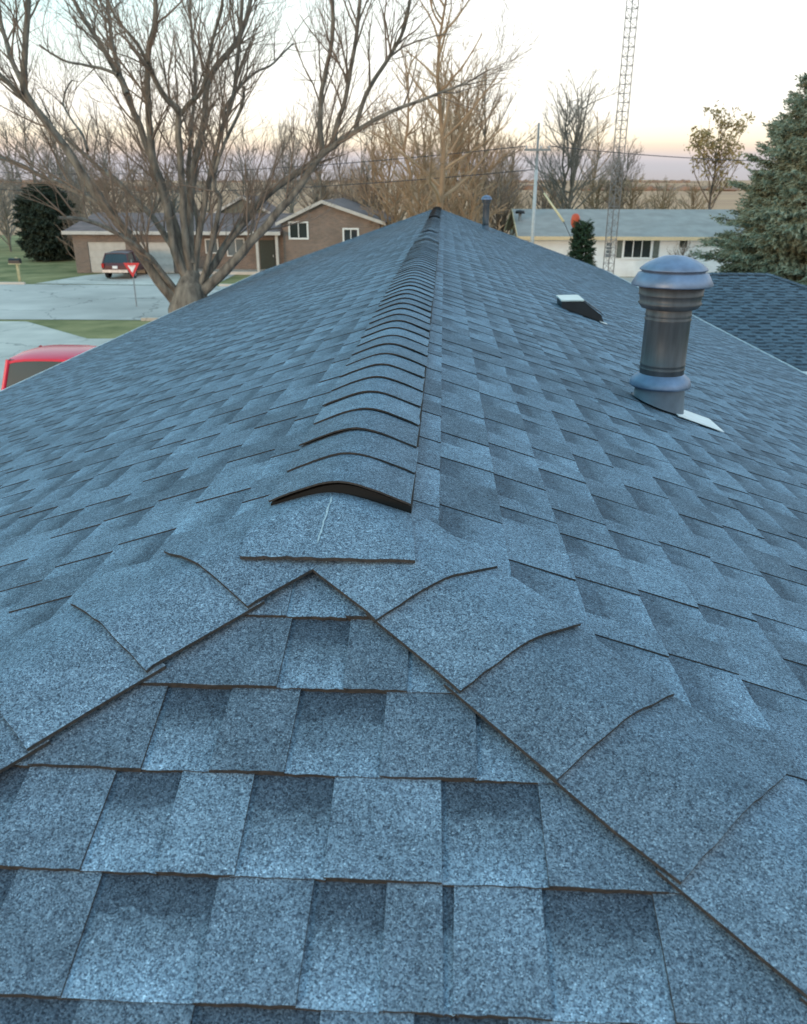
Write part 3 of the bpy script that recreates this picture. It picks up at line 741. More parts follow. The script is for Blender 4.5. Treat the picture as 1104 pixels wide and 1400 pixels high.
# porch posts, door, front window
for p_ in (352, 379):
    x = at(p_, 340, FY - .3).x; MB().box((x, FY - .25, (G + ze - .1) / 2), (.16, .16, ze - .1 - G)).build('post', M['dull_trim'], bh)
dx = at(366, 345, FY + 1.2).x; zt = at(366, 328, FY + 1.2).z
dd = MB().box((dx, FY + 1.17, (G + .15 + zt) / 2), (.95, .06, zt - G - .15)).build('door', M['dark_door'], bh); MB().box((dx + .38, FY + 1.12, -3.5), (.05, .05, .12)).build('handle', M['chrome'], dd)
window(bh, at(312, 340, FY + 1.2).x, at(334, 340, FY + 1.2).x, at(320, 349, FY + 1.2).z, at(320, 327, FY + 1.2).z, FY + 1.19, 'glass_pale', 1)
window(bh, at(283, 340, FY + 1.2).x, at(298, 340, FY + 1.2).x, at(290, 345, FY + 1.2).z, at(290, 328, FY + 1.2).z, FY + 1.19, 'glass_pale', 0)
MB().box(((gD1 + xr) / 2 + .3, FY + .35, G + .09), (xr - gD1 - .7, 1.7, .18)).build('porch_slab', M['concrete'], bh)
# gabled wing
WY = FY + .2; wx0, wx1 = at(386, 300, WY).x, at(520, 300, WY).x; wxm = at(441, 272, WY).x; wze = at(386, 302, WY).z; wzr = at(441, 275, WY).z
wing = MB(); wing.prism([(wx0, WY, G), (wx1, WY, G), (wx1, WY, wze), (wxm + (wx0 + wx1) * 0, WY, wzr - .05), (wx0, WY, wze)], (0, 11, 0)); wing.build('gable_wall', M['brick'], bh)
wr = MB(); th = .13
for a, b in ((wx0 - .35, wxm), (wx1 + .35, wxm)):
    sl = (wzr - wze) / (wxm - (wx0 if a < b else wx1)); za = wze + (a - (wx0 if a < b else wx1)) * sl
    wr.prism([(a, WY - .35, za + .06), (b, WY - .35, wzr + .06), (b, WY - .35, wzr + .06 - th), (a, WY - .35, za + .06 - th)], (0, 11.6, 0))
    MB().prism([(a, WY - .40, za + .075), (b, WY - .40, wzr + .075), (b, WY - .40, wzr - .12), (a, WY - .40, za - .12)], (0, .045, 0)).build('rake_board', M['dull_trim'], bh)
wr.build('wing_roof', M['roof_brown'], bh)
window(bh, at(397, 315, WY).x, at(420, 315, WY).x, at(400, 325, WY).z, at(400, 305, WY).z, WY - .001, 'glass', 1, 0, .10)
window(bh, at(471, 320, WY).x, at(489, 320, WY).x, at(480, 331, WY).z, at(480, 314, WY).z, WY - .001, 'glass', 1, 0, .10)
# upper side gable rising behind the main roof
UY = FY + 5.2; ux0, ux1, uxm = at(300, 292, UY).x, at(366, 292, UY).x, at(332, 270, UY).x; uz0, uz1 = at(300, 290, UY).z, at(332, 270, UY).z
MB().prism([(ux0, UY, G + 2.2), (ux1, UY, G + 2.2), (ux1, UY, uz0), (uxm, UY, uz1), (ux0, UY, uz0)], (0, 4, 0)).build('upper_gable', M['olive'], bh)
ur = MB()
for a, za in ((ux0 - .25, uz0 - .1), (ux1 + .25, uz0 - .1)):
    MB().prism([(a, UY - .3, za + .12), (uxm, UY - .3, uz1 + .14), (uxm, UY - .3, uz1 - .04), (a, UY - .3, za - .06)], (0, .04, 0)).build('rake_board', M['dull_trim'], bh)
    ur.prism([(a, UY - .25, za + .10), (uxm, UY - .25, uz1 + .12), (uxm, UY - .25, uz1 + .01), (a, UY - .25, za - .01)], (0, 4.4, 0))
ur.build('upper_roof', M['roof_brown'], bh)

# white house on the right
wh = empty('white_house', (0, 0, 0)); tag(wh, 'white sided house with pale grey roof behind the tower', 'house')
HY = 50.0; hx0 = at(716, 322, HY).x; hx1 = at(1030, 322, HY).x; hze = at(850, 324, HY).z; hzr = at(850, 286, HY + 5).z
w1 = MB(); w1.box(((hx0 + hx1) / 2, HY + 5, (G + hze) / 2), (hx1 - hx0, 9.6, hze - G)); w1.build('wall', M['siding'], wh)
for i in range(14):
    zz = G + .2 + i * (hze - G - .2) / 14
    MB().box(((hx0 + hx1) / 2, HY + .185, zz), (hx1 - hx0 - .02, .02, .03)).build('plank', M['siding'], wh)
MB().prism([(hx0 - .0, HY + .2, hze), (hx0, HY + 9.8, hze), (hx0, HY + 5, hzr - .18)], (.15, 0, 0)).build('gable_wall', M['cream'], wh)
gable_roof_x('roof', hx0 - .35, hx1 + .4, HY - .4, HY + 10.4, hze, hzr, M['roof_grey'], wh)
MB().box(((hx0 + hx1) / 2, HY - .43, hze - .06), (hx1 - hx0 + .7, .05, .2)).build('fascia', M['cream'], wh)
for s in (-1, 1):
    MB().prism([(hx0 - .40, HY + 5, hzr + .03), (hx0 - .40, HY + 5 + s * 5.4, hze + .03), (hx0 - .40, HY + 5 + s * 5.4, hze - .17), (hx0 - .40, HY + 5, hzr - .17)], (.05, 0, 0)).build('rake_board', M['cream'], wh)
def wx(p): return at(p, 335, HY).x
def wz(p): return at(870, p, HY).z
window(wh, wx(855), wx(891), wz(352), wz(329), HY + .17, 'glass', 2, 0, .12)
MB().box(((wx(848.5)), HY + .16, wz(341)), (.32, .05, wz(329) - wz(353))).build('shutter', M['shutter'], wh); MB().box(((wx(899)), HY + .16, wz(341)), (.32, .05, wz(329) - wz(353))).build('shutter', M['shutter'], wh)
window(wh, wx(830), wx(838), wz(352), wz(332), HY + .17, 'glass_pale', 0, 3, .06)
window(wh, wx(930), wx(941), wz(338), wz(326), HY + .17, 'glass', 0, 0, .14)
window(wh, wx(1010), wx(1020), wz(338), wz(326), HY + .17, 'glass', 0, 0, .10)
fx = at(711, 300, HY + 2.6).x
fl = MB(); fl.tube([(fx, HY + 2.6, hze), (fx, HY + 2.6, at(711, 292, HY + 2.6).z)], .10, 10, cap=True); fo = fl.build('flue', M['pole_wood'], wh)
MB().lathe([(.05, at(711, 292, HY + 2.6).z), (.30, at(711, 292, HY + 2.6).z), (.27, at(711, 288, HY + 2.6).z), (.001, at(711, 287, HY + 2.6).z)], c=(fx, HY + 2.6, 0), n=14).build('flue_cap', M['hood_dark'], fo)

# ------------------------------------------------------------------ vehicles
def wheel(par, c, r, wd, side):
    c = Vector(c); MM = Matrix.Rotation(math.pi / 2, 3, 'Y')
    w_ = MB().lathe([(r * .62, -wd / 2), (r * .93, -wd / 2), (r, -wd * .35), (r, wd * .35), (r * .93, wd / 2), (r * .62, wd / 2)], c=c, n=20, M=MM).build('wheel', M['tyre'], par)
    s = side
    MB().lathe([(.001, s * wd * .40), (r * .2, s * wd * .42), (r * .55, s * wd * .34), (r * .64, s * wd * .46)], c=c, n=16, M=MM).build('rim', M['chrome'], w_)
def vehicle(name, loc_, rz, label, cat, paint, pickup):
    t_ = empty(name, loc_, rz); tag(t_, label, cat)
    # local frame: +y is the front, x across; widths taper to the roof
    Lh_, W_ = (2.75, .98) if pickup else (2.25, .92)
    # lower body as stations (y, z_bottom, z_top, halfwidth)
    if pickup: st_ = [(-2.75, .62, 1.02, .88), (-2.7, .45, 1.18, .95), (-1.0, .42, 1.18, .98), (.9, .42, 1.15, .98), (1.25, .42, 1.14, .97), (2.45, .42, 1.05, .95), (2.72, .48, .92, .86), (2.76, .55, .80, .80)]
    else: st_ = [(-2.27, .55, .85, .82), (-2.2, .42, 1.02, .90), (-1.0, .40, 1.04, .93), (.9, .40, 1.02, .93), (1.3, .40, 1.0, .92), (2.0, .42, .90, .88), (2.25, .50, .75, .78)]
    vs = []; nsec = 10
    for y, zb, zt, hw in st_:
        sec = [(-hw * .92, zb), (-hw, zb + .12), (-hw, zt - .18), (-hw * .96, zt - .05), (-hw * .86, zt), (hw * .86, zt), (hw * .96, zt - .05), (hw, zt - .18), (hw, zb + .12), (hw * .92, zb)]
        vs += [(x, y, z) for x, z in sec]
    n = 10; fs = [(i * n + k_, i * n + (k_ + 1) % n, (i + 1) * n + (k_ + 1) % n, (i + 1) * n + k_) for i in range(len(st_) - 1) for k_ in range(n)]
    fs += [tuple(range(n)), tuple((len(st_) - 1) * n + k_ for k_ in range(n))[::-1]]
    b = MB().add(vs, fs, 0, True).build('body', paint, t_, auto=35)
    # cabin: stations in y with roof
    zr = 1.90 if pickup else 1.68; zb = 1.10 if pickup else .98
    y0, y1, y2, y3 = (-.95, -.80, .62, 1.30) if pickup else (-2.15, -1.85, .35, 1.15)
    hb, ht = W_ * .93, W_ * .76
    rf_ = []; rn = 8
    for yy, dz in ((y1 - .03, -.06), (y1 + .10, -.01), ((y1 + y2) / 2, .02), (y2 - .15, -.005), (y2 + .04, -.06)):
        for i in range(rn + 1):
            u = i / rn * 2 - 1; rf_.append((u * (ht + .02), yy, zr + dz - .07 * abs(u) ** 3.5))
    nn = rn + 1; nb = len(rf_); rf_ += [(x, y, z - .045) for x, y, z in rf_]
    fs = [(j * nn + i, j * nn + i + 1, (j + 1) * nn + i + 1, (j + 1) * nn + i) for j in range(4) for i in range(rn)]
    fs += [tuple(nb + q for q in f[::-1]) for f in fs]
    for j in range(4):
        for i in (0, rn): fs.append((j * nn + i, (j + 1) * nn + i, nb + (j + 1) * nn + i, nb + j * nn + i))
    for i in range(rn):
        for j in (0, 4): fs.append((j * nn + i, j * nn + i + 1, nb + j * nn + i + 1, nb + j * nn + i))
    MB().add(rf_, fs, 0, True).build('roof', paint, t_, auto=40)
    for s in (-1, 1):
        for (ya, yb) in ((y0, y1), (y3, y2), ((y1 + y2) / 2,) * 2): MB().tube([(s * hb, ya, zb), (s * (ht + .0), yb, zr - .09)], .045, 8).build('pillar', paint, t_)
    zt = zr - .08
    def gq(name, a): MB().add(a, [(0, 1, 2, 3)]).build(name, M['glass'], t_)
    gq('windshield', [(-hb + .03, y3, zb), (hb - .03, y3, zb), (ht - .03, y2, zt), (-ht + .03, y2, zt)])
    gq('rear_window', [(-hb + .03, y0, zb), (hb - .03, y0, zb), (ht - .03, y1, zt), (-ht + .03, y1, zt)])
    for s in (-1, 1): gq('side_window', [(s * (hb - .02), y0 + .03, zb), (s * (hb - .02), y3 - .03, zb), (s * (ht - .02), y2, zt), (s * (ht - .02), y1, zt)])
    inn = MB().box((0, (y0 + y3) / 2, zb + .12), (hb * 1.7, (y3 - y0) * .8, .3)); inn.build('seat', M['tyre'], t_)
    if pickup:
        bd = MB(); bd.box((0, -1.85, 1.19), (1.66, 1.5, .02)); bd.build('bed_cover', M['tyre'], t_)
    ys = (1.75, -1.75) if pickup else (1.42, -1.42); r = .40 if pickup else .36
    for y in ys:
        for s in (-1, 1): wheel(t_, (s * (W_ - .09), y, r), r, .24, s)
    fy_ = st_[-1][0]; by_ = st_[0][0]
    for s in (-1, 1):
        MB().box((s * W_ * .70, fy_ - .03, .78), (.32, .12, .16)).build('headlight', M['lamp_clear'], t_)
        MB().box((s * W_ * .86, by_ - .0, .86), (.16, .14, .26)).build('taillight', M['lamp_red'], t_)
        MB().box((s * (W_ + .10), y3 - .25, zb + .1), (.18, .10, .15)).build('mirror', paint, t_)
    MB().box((0, fy_ + .03, .52), (W_ * 1.8, .14, .18)).build('bumper', M['chrome'], t_); MB().box((0, by_ - .03, .52), (W_ * 1.8, .14, .18)).build('bumper', M['chrome'], t_)
    MB().box((0, fy_ + .01, .72), (W_ * .9, .06, .2)).build('grille', M['tyre'], t_)
    MB().box((0, by_ - .03, .76), (.32, .06, .16)).build('licence_plate', M['sign_white'], t_)
    return t_
# red pickup beside the left eave, nose towards the camera
tp = atz(40, 497, G + 1.86)
trk = vehicle('pickup_truck', (-7.72, 15.2, G + .02), 0.0, 'bright red pickup truck parked beside the left eave', 'pickup truck', M['red_paint'], True)
cp = at(178, 378, 49.0)
vehicle('parked_car', (cp.x, 48.3 + 0.6, G + .01), 0.0, 'dull maroon car parked facing the pale garage door', 'car', M['maroon'], False).scale = (.9, .9, .9)

# ------------------------------------------------------------------ signs, posts, poles, wires, tower
yc = at(181, 366, 35.6); t_ = empty('yield_sign', (yc.x, yc.y, G)); tag(t_, 'red and white triangular yield sign on a thin post at the street', 'road sign')
r_ = .42
def tri(rr_, y): return [(rr_ * math.sin(a), y, yc.z - G - rr_ * math.cos(a)) for a in (0, 2 * math.pi / 3, 4 * math.pi / 3)]
MB().prism(tri(r_, -.04), (0, .006, 0)).build('sign_plate', M['sign_red'], t_)
MB().prism(tri(r_ * .5, -.043), (0, .002, 0)).build('sign_centre', M['sign_white'], t_)
MB().box((0, 0, (yc.z - G + .35) / 2), (.045, .045, yc.z - G + .35)).build('post', M['pole_wood'], t_)
# word on the sign
cu = bpy.data.curves.new('yield_word', 'FONT'); cu.body = 'YIELD'; cu.size = .15; cu.align_x = 'CENTER'; cu.align_y = 'CENTER'; cu.extrude = .0008
tmp = bpy.data.objects.new('tmp_word', cu); COL.objects.link(tmp)
bpy.context.view_layer.update(); me = bpy.data.meshes.new_from_object(tmp.evaluated_get(bpy.context.evaluated_depsgraph_get())); bpy.data.objects.remove(tmp)
wo = bpy.data.objects.new('sign_lettering', me); me.materials.clear(); me.materials.append(M['sign_red']); COL.objects.link(wo); wo.parent = t_
wo.rotation_euler = (math.pi / 2, 0, 0); wo.location = (0, -.045, yc.z - G + .07); wo.scale = (.62, .62, .62)
# letter box post on the lawn corner
mp_ = at(25, 389, 44.3); t_ = empty('letter_box', (mp_.x, 44.6, G)); tag(t_, 'dark letter box on a pale yellow post at the lawn corner', 'letter box')
mh = at(20, 357, 44.6).z - G
MB().box((0, 0, mh / 2 + .1), (.13, .13, mh + .2)).build('post', M['post_wood'], t_)
b = MB(); b.prism([(-.42, -.14, mh - .12), (-.42, .14, mh - .12), (-.42, .14, mh + .05), (-.42, .08, mh + .15), (-.42, -.08, mh + .15), (-.42, -.14, mh + .05)], (.62, 0, 0)); b.build('box', M['hood_dark'], t_)
MB().box((-.1, -.12, mh - .14), (.7, .06, .05)).build('bracket', M['post_wood'], t_)
# utility pole, crossbar and guy wire
UYp = 44.0; pb = at(728, 330, UYp); ptz = at(728, 168, UYp).z
t_ = empty('utility_pole', (pb.x, UYp, G)); tag(t_, 'slender utility pole with short crossbar before the white house', 'utility pole')
MB().tube([(0, 0, 0), (0, 0, 2.5), (0, 0, ptz - G)], [.10, .09, .055], 10, cap=True).build('pole', M['pole_wood'], t_)
zs0, zs1 = at(728, 322, UYp).z - G, at(728, 232, UYp).z - G
MB().tube([(0, 0, .2), (0, 0, zs1)], [.095, .085], 12, cap=True).build('lit_pole_part', M['pole_lit'], t_)  # sunlight on the lower pole, put in as a paler tube
xa, xb = at(717, 205, UYp).x - pb.x, at(753, 205, UYp).x - pb.x; zc = at(728, 205, UYp).z - G
MB().box(((xa + xb) / 2, -.12, zc), (xb - xa, .1, .10)).build('crossbar', M['pole_wood'], t_)
for x in (xa + .1, xb - .1, xb - .5):
    MB().lathe([(.02, zc + .05), (.05, zc + .08), (.05, zc + .14), (.03, zc + .17), (.001, zc + .18)], c=(x, -.12, 0), n=8).build('insulator', M['chrome'], t_)
g0 = at(733, 246, UYp); g1 = at(744, 264, UYp - .3); g2 = at(771, 303, UYp - 1.2); g3 = at(820, 372, UYp - 3)
gwo = empty('guy_wire', tuple(g0)); tag(gwo, 'slanting guy wire with pale yellow guard beside the utility pole', 'guy wire')
rel = lambda p: tuple(Vector(p) - g0)
MB().tube([rel(g0), rel(g1), rel(g2), rel((g3.x, g3.y, G))], .018, 6).build('wire', M['wire'], gwo)
MB().tube([rel(g1), rel(g2)], [.045, .065], 8, cap=True).build('guard', M['yellow'], gwo)
# orange marker on a dark post by the small evergreen
oc = at(787, 302, 33.5); t_ = empty('marker_post', (oc.x, oc.y, G)); tag(t_, 'rounded orange marker on a dark post beside the small evergreen', 'marker')
hz = oc.z - G; MB().tube([(0, 0, 0), (0, 0, hz - .2)], .05, 8).build('post', M['bark_dark'], t_)
MB().lathe([(.001, hz - .28), (.11, hz - .26), (.17, hz - .12), (.18, hz + .05), (.15, hz + .2), (.08, hz + .27), (.001, hz + .28)], n=16).build('marker_head', M['orange'], t_)
MB().lathe([(.06, hz - .48), (.14, hz - .45), (.15, hz - .32), (.10, hz - .27)], n=14).build('marker_base', M['bark_dark'], t_)
# lattice tower
TY = 46.0; tb = at(835, 335, TY); tx_ = tb.x; t_ = empty('radio_tower', (tx_, TY, G)); tag(t_, 'tall thin lattice radio tower rising in front of the white house', 'tower')
rad_ = .33; legs = [Vector((rad_ * math.cos(a), rad_ * math.sin(a), 0)) for a in (rad(200), rad(320), rad(80))]
HT = 24
for l_ in legs: MB().tube([l_, l_ + Vector((0, 0, HT))], .028, 6, cap=True).build('leg', M['tower'], t_)
br = MB(); z = .3; stp = .42; q = 0
while z < HT - stp:
    for i in range(3):
        a, b = legs[i], legs[(i + 1) % 3]
        br.tube([a + Vector((0, 0, z)), b + Vector((0, 0, z))], .013, 4)
        if q % 2: a, b = b, a
        br.tube([a + Vector((0, 0, z)), b + Vector((0, 0, z + stp))], .013, 4)
    z += stp; q += 1
br.build('lattice', M['tower'], t_)
# wires
def wire(a, b, sag, label, r=.02):
    a, b = Vector(a), Vector(b); n = 24
    pts = [(a + (b - a) * (i / n)) - Vector((0, 0, sag * 4 * (i / n) * (1 - i / n))) for i in range(n + 1)]
    o = MB().tube([p - a for p in pts], r, 4).build('power_line', M['wire']); o.location = a; tag(o, label, 'power line')
wire((pb.x + xb - .1, UYp - .12, G + zc + .18), at(1300, 214, 58), .5, 'thin power line running right from the crossbar to behind the spruce')
wire((pb.x + xa + .1, UYp - .12, G + zc + .18), at(-150, 225, 70), 1.0, 'upper thin power line running left from the crossbar')
wire(at(728, 232, UYp) - Vector((0, .1, 0)), at(-150, 247, 70), 1.0, 'lower thin power line running left from the pole')

# ------------------------------------------------------------------ trees
def curve_pts(p, d, ln, n, wob, rnd, lift=0.0):
    pts = [p.copy()]; d = d.normalized(); st_ = ln / n
    for i in range(n):
        d = (d + Vector((rnd.gauss(0, wob), rnd.gauss(0, wob), rnd.gauss(0, wob) + lift))).normalized()
        p = p + d * st_; pts.append(p.copy())
    return pts, d
def sub(mb, pts, r0, r1, lvl, maxl, rnd, dens, lenf, P, pts_out=None):
    """side shoots from a polyline"""
    tot = sum((pts[i + 1] - pts[i]).length for i in range(len(pts) - 1))
    cnt = max(1, int(dens[lvl] * tot))
    for _ in range(cnt):
        u = rnd.uniform(P.get('start', .25) if lvl == 0 else .15, 1.0); x = u * (len(pts) - 1); i = min(int(x), len(pts) - 2); f = x - i
        p = pts[i].lerp(pts[i + 1], f); d = (pts[i + 1] - pts[i]).normalized()
        ax = Vector((rnd.gauss(0, 1), rnd.gauss(0, 1), rnd.gauss(0, .6))).cross(d)
        if ax.length < .01: continue
        ax.normalize(); ang = rnd.uniform(*P['ang'])
        nd = Matrix.Rotation(ang, 3, ax) @ d; nd.z += P['up']; nd.normalize()
        ln = lenf[lvl] * rnd.uniform(.55, 1.25) * (1.15 - .5 * u)
        rr = max(P['rmin'], (r0 + (r1 - r0) * u) * rnd.uniform(.4, .65))
        rr = min(rr, P['rmax'][lvl])
        n = 4 if lvl < maxl else 3
        sp_, dd_ = curve_pts(p, nd, ln, n, P['wob'], rnd, P['lift'])
        e = max(P['rmin'] * .6, rr * .35)
        mb.tube(sp_, [rr + (e - rr) * k_ / n for k_ in range(n + 1)], 5 if lvl == 0 else 3)
        if pts_out is not None and lvl >= maxl - 1: pts_out.append((sp_[-1], dd_))
        if lvl < maxl: sub(mb, sp_, rr, e, lvl + 1, maxl, rnd, dens, lenf, P, pts_out)
def smooth_line(pts, n=3):
    """Catmull-Rom through traced limb points"""
    o = []
    for i in range(len(pts) - 1):
        p0, p1, p2, p3 = pts[max(i - 1, 0)], pts[i], pts[i + 1], pts[min(i + 2, len(pts) - 1)]
        for k_ in range(n):
            t = k_ / n; o.append(.5 * ((2 * p1) + (p2 - p0) * t + (2 * p0 - 5 * p1 + 4 * p2 - p3) * t * t + (3 * p1 - p0 - 3 * p2 + p3) * t ** 3))
    o.append(pts[-1]); return o

# the big bare tree by the left eave: limbs with their own depths
TD = 17.0
LIMBS = [  # points (px, py), depth offset at tip, radius px start, end
    ([(246, 418), (228, 396), (212, 374), (178, 325), (125, 255), (88, 200), (40, 135), (33, 100), (38, 0), (40, -60)], -1.2, 12, 3.2),
    ([(90, 203), (60, 160), (40, 143), (0, 103), (-60, 60)], -1.6, 5.5, 3),
    ([(36, 125), (22, 95), (10, 65), (0, 15), (-8, -50)], 1.0, 4.6, 2.6),
    ([(184, 333), (150, 288), (95, 258), (55, 238), (0, 215), (-70, 195)], .6, 5, 2.6),
    ([(256, 370), (232, 330), (200, 288), (160, 248), (128, 222), (92, 190)], 2.0, 7, 3),
    ([(120, 205), (110, 180), (98, 163), (86, 140), (98, 110)], 2.4, 2.6, 1.2),
    ([(256, 380), (245, 330), (222, 255), (203, 205), (178, 140), (160, 100), (128, 45), (100, 0), (80, -50)], 1.4, 8.5, 2.6),
    ([(174, 128), (158, 80), (150, 30), (145, -40)], 1.9, 4.2, 2.6),
    ([(161, 103), (140, 93), (120, 90), (85, 82), (55, 62)], .6, 3, 1.4),
    ([(258, 385), (240, 345), (228, 285), (210, 215), (203, 150), (203, 75), (212, 30), (213, -50)], -.8, 9, 3),
    ([(203, 90), (188, 60), (158, 25), (140, -20)], -.2, 3.4, 1.8),
    ([(262, 370), (253, 320), (250, 260), (245, 200), (244, 155), (228, 135), (212, 108), (204, 85)], -1.4, 7, 3.4),
    ([(244, 158), (260, 142), (272, 130), (283, 105), (290, 60), (303, 5), (308, -40)], -1.6, 4, 2),
    ([(263, 360), (260, 310), (265, 235), (278, 175), (286, 108), (322, 60), (340, 15), (350, -50)], 1.8, 8, 3.2),
    ([(264, 390), (268, 355), (280, 280), (297, 200), (318, 135), (327, 70), (333, -40)], .3, 6.5, 2.4),
    ([(302, 158), (325, 122), (350, 100), (375, 85), (400, 60)], 1.2, 3, 1.2),
    ([(268, 400), (280, 375), (287, 345), (302, 278), (293, 255), (300, 215), (330, 145), (335, 120)], -1.0, 6, 1.8),
    ([(262, 408), (285, 392), (310, 368), (355, 318), (395, 273), (437, 215), (455, 202), (500, 170), (552, 146), (600, 128), (640, 112), (672, 92)], -.8, 11, .5),
    ([(266, 396), (288, 368), (320, 320), (365, 268), (410, 235), (446, 208)], .4, 7.5, 5),
    ([(442, 212), (438, 180), (440, 125), (452, 70), (455, 0), (452, -50)], -.3, 5, 2.4),
    ([(456, 202), (462, 165), (475, 125), (487, 50), (495, -30)], -1.0, 4.6, 2.4),
    ([(488, 176), (500, 130), (530, 80), (552, 40), (568, -30)], -1.2, 4, 2),
    ([(247, 408), (225, 376), (200, 347), (160, 318), (115, 300), (80, 298)], -2.0, 6.5, 2.2),
    ([(262, 396), (270, 350), (272, 300), (258, 250), (262, 180), (268, 110), (262, 40), (258, -40)], 2.6, 6, 2),
]
tree = empty('bare_tree', (at(258, 420, TD).x, TD, G)); tag(tree, 'large bare many-limbed tree standing beside the left eave', 'tree')
tb_ = Vector((at(258, 420, TD).x, TD, G))
def L3(px, py, dep): return at(px, py, TD + dep) - tb_
pxm = lambda r_: r_ * (TD + 1.5) / FPX
b0 = L3(258, 424, 0)
MB().tube([Vector((b0.x, 0, -.1)), Vector((b0.x, 0, .25)), Vector((b0.x, 0, 1.2)), L3(257, 424, 0), L3(262, 396, 0), L3(262, 368, .1)],
          [pxm(44), pxm(32), pxm(27), pxm(26), pxm(21), pxm(9)], 14).build('trunk', M['bark'], tree)
rnd = random.Random(77); tw = MB()
Pm = dict(ang=(.35, .95), up=.30, rmin=.0038, rmax=(.022, .010, .006, .005), wob=.13, lift=.03, start=.22)
for pts, dz, ra_, rb_ in LIMBS:
    n = len(pts); P3 = [L3(x, y, dz * (i / (n - 1)) ** 1.3) for i, (x, y) in enumerate(pts)]
    S3 = smooth_line(P3, 4)
    S3 = [p + Vector((mnoise.noise(p * 2), mnoise.noise(p * 2 + Vector((9, 0, 0))), mnoise.noise(p * 2 + Vector((0, 9, 0))))) * .035 for p in S3]
    rs = [.80 * (pxm(ra_) + (pxm(rb_) - pxm(ra_)) * (i / (len(S3) - 1)) ** .7) for i in range(len(S3))]
    MB().tube(S3, rs, 9).build('limb', M['bark'], tree)
    sub(tw, S3, pxm(ra_) * .6, pxm(rb_), 0, 2, rnd, (3.1, 4.4, 4.8), (1.7, 1.0, .6), Pm)
o = tw.build('twigs', M['twig'], tree); tag(o, kind='stuff')

# background trees: a few grown kinds, then copies
def grow_tree(name, H, spread, seed, tm, wm, stems=1, P=None, dens=(2.8, 3.2, 3.6), first=.25, leaf=None):
    rnd = random.Random(seed); root = empty(name, (0, 0, 0)); tk = MB(); cr = MB(); tips = []
    P = P or dict(ang=(.35, .85), up=.28, rmin=.010, rmax=(.05, .022, .013), wob=.12, lift=.05)
    for s in range(stems):
        a = 2 * math.pi * s / max(1, stems) + rnd.random(); lean = 0 if stems == 1 else spread * .08 * rnd.uniform(.7, 1.5)
        pts = [Vector((0, 0, 0))]; n = 9; hh = H * rnd.uniform(.85, 1.0) if stems > 1 else H
        for i in range(1, n + 1):
            u = i / n; pts.append(Vector((math.cos(a) * lean * u * H * .12 + rnd.gauss(0, .01) * H, math.sin(a) * lean * u * H * .12 + rnd.gauss(0, .01) * H, hh * u)))
        r0 = H * .014 * (1 if stems == 1 else .7); rs = [r0 * (1 - .93 * i / n) + .012 for i in range(n + 1)]; tk.tube(pts, rs, 8)
        cnt = int((26 if stems == 1 else 13))
        for k_ in range(cnt):
            u = first + (1 - first) * (k_ + rnd.random()) / cnt; x = u * n; i = min(int(x), n - 1); p = pts[i].lerp(pts[i + 1], x - i)
            an = rnd.uniform(0, 2 * math.pi); el_ = rnd.uniform(.5, 1.1)
            d = Vector((math.cos(an) * math.cos(el_), math.sin(an) * math.cos(el_), math.sin(el_)))
            ln = spread * .62 * (1.12 - u) ** .55 * rnd.uniform(.7, 1.2); rr = rs[i] * rnd.uniform(.4, .6)
            bp, dd = curve_pts(p, d, ln, 6, .12, rnd, .05); cr.tube(bp, [rr * (1 - .8 * j / 6) + .01 for j in range(7)], 5)
            sub(cr, bp, rr * .6, .012, 0, 2, rnd, dens, (ln * .38, ln * .22, ln * .14), P, tips)
    tk.build('trunk', tm, root); o = cr.build('crown', wm, root)
    if leaf:
        lf = MB()
        for p, d in tips:
            if rnd.random() > leaf[2]: continue
            for _ in range(leaf[1]):
                c = p + Vector((rnd.gauss(0, .22), rnd.gauss(0, .22), rnd.gauss(0, .18))); s_ = leaf[3] * rnd.uniform(.6, 1.3)
                u = Vector((rnd.gauss(0, 1), rnd.gauss(0, 1), rnd.gauss(0, 1))).normalized(); v = u.orthogonal().normalized()
                lf.add([c - u * s_, c + v * s_ * .6, c + u * s_, c - v * s_ * .6], [(0, 1, 2, 3)])
        o = lf.build('leaves', leaf[0], root); tag(o, kind='stuff')
    return root
def place(root, px, Y, rz, sc, label, cat='tree', group='bare trees beyond the houses', first=False, mats=None):
    r_ = root
    if not first:
        r_ = root.copy(); COL.objects.link(r_)
        for ch in root.children:
            c = ch.copy(); COL.objects.link(c); c.parent = r_
            if mats:
                c.data = ch.data.copy(); c.data.materials[0] = mats[0 if ch.name.startswith('trunk') else 1]
    p = at(px, 300, Y); r_.location = (p.x, Y, G); r_.rotation_euler.z = rz; r_.scale = (sc, sc, sc)
    tag(r_, label, cat, group); return r_
def hfor(py, Y): return at(600, py, Y).z - G
tA = grow_tree('bare_tree', 10.0, 5.2, 3, M['bark_tan'], M['twig_tan'])
tB = grow_tree('bare_tree', 10.0, 6.5, 4, M['bark'], M['twig_grey'], stems=5, first=.2)
tC = grow_tree('bare_tree', 10.0, 6.5, 15, M['bark_dark'], M['twig'], first=.15)
tD = grow_tree('bare_tree', 10.0, 5.5, 26, M['bark'], M['twig_grey'], stems=3, first=.15)
place(tA, 603, 46, .3, 1.55, 'tallest bare tree straight behind the far end of the ridge', first=True)
place(tB, 775, 72, .5, hfor(95, 72) / 10, 'bare tree with five upright stems right of the utility pole', first=True)
place(tC, 468, 74, 1.2, hfor(185, 74) / 10, 'dark bare tree behind the peak of the brick gable', first=True)
place(tD, 30, 78, 0, hfor(150, 78) / 10, 'grey bare tree at the far left behind the dark evergreen', first=True)
k_ = 0
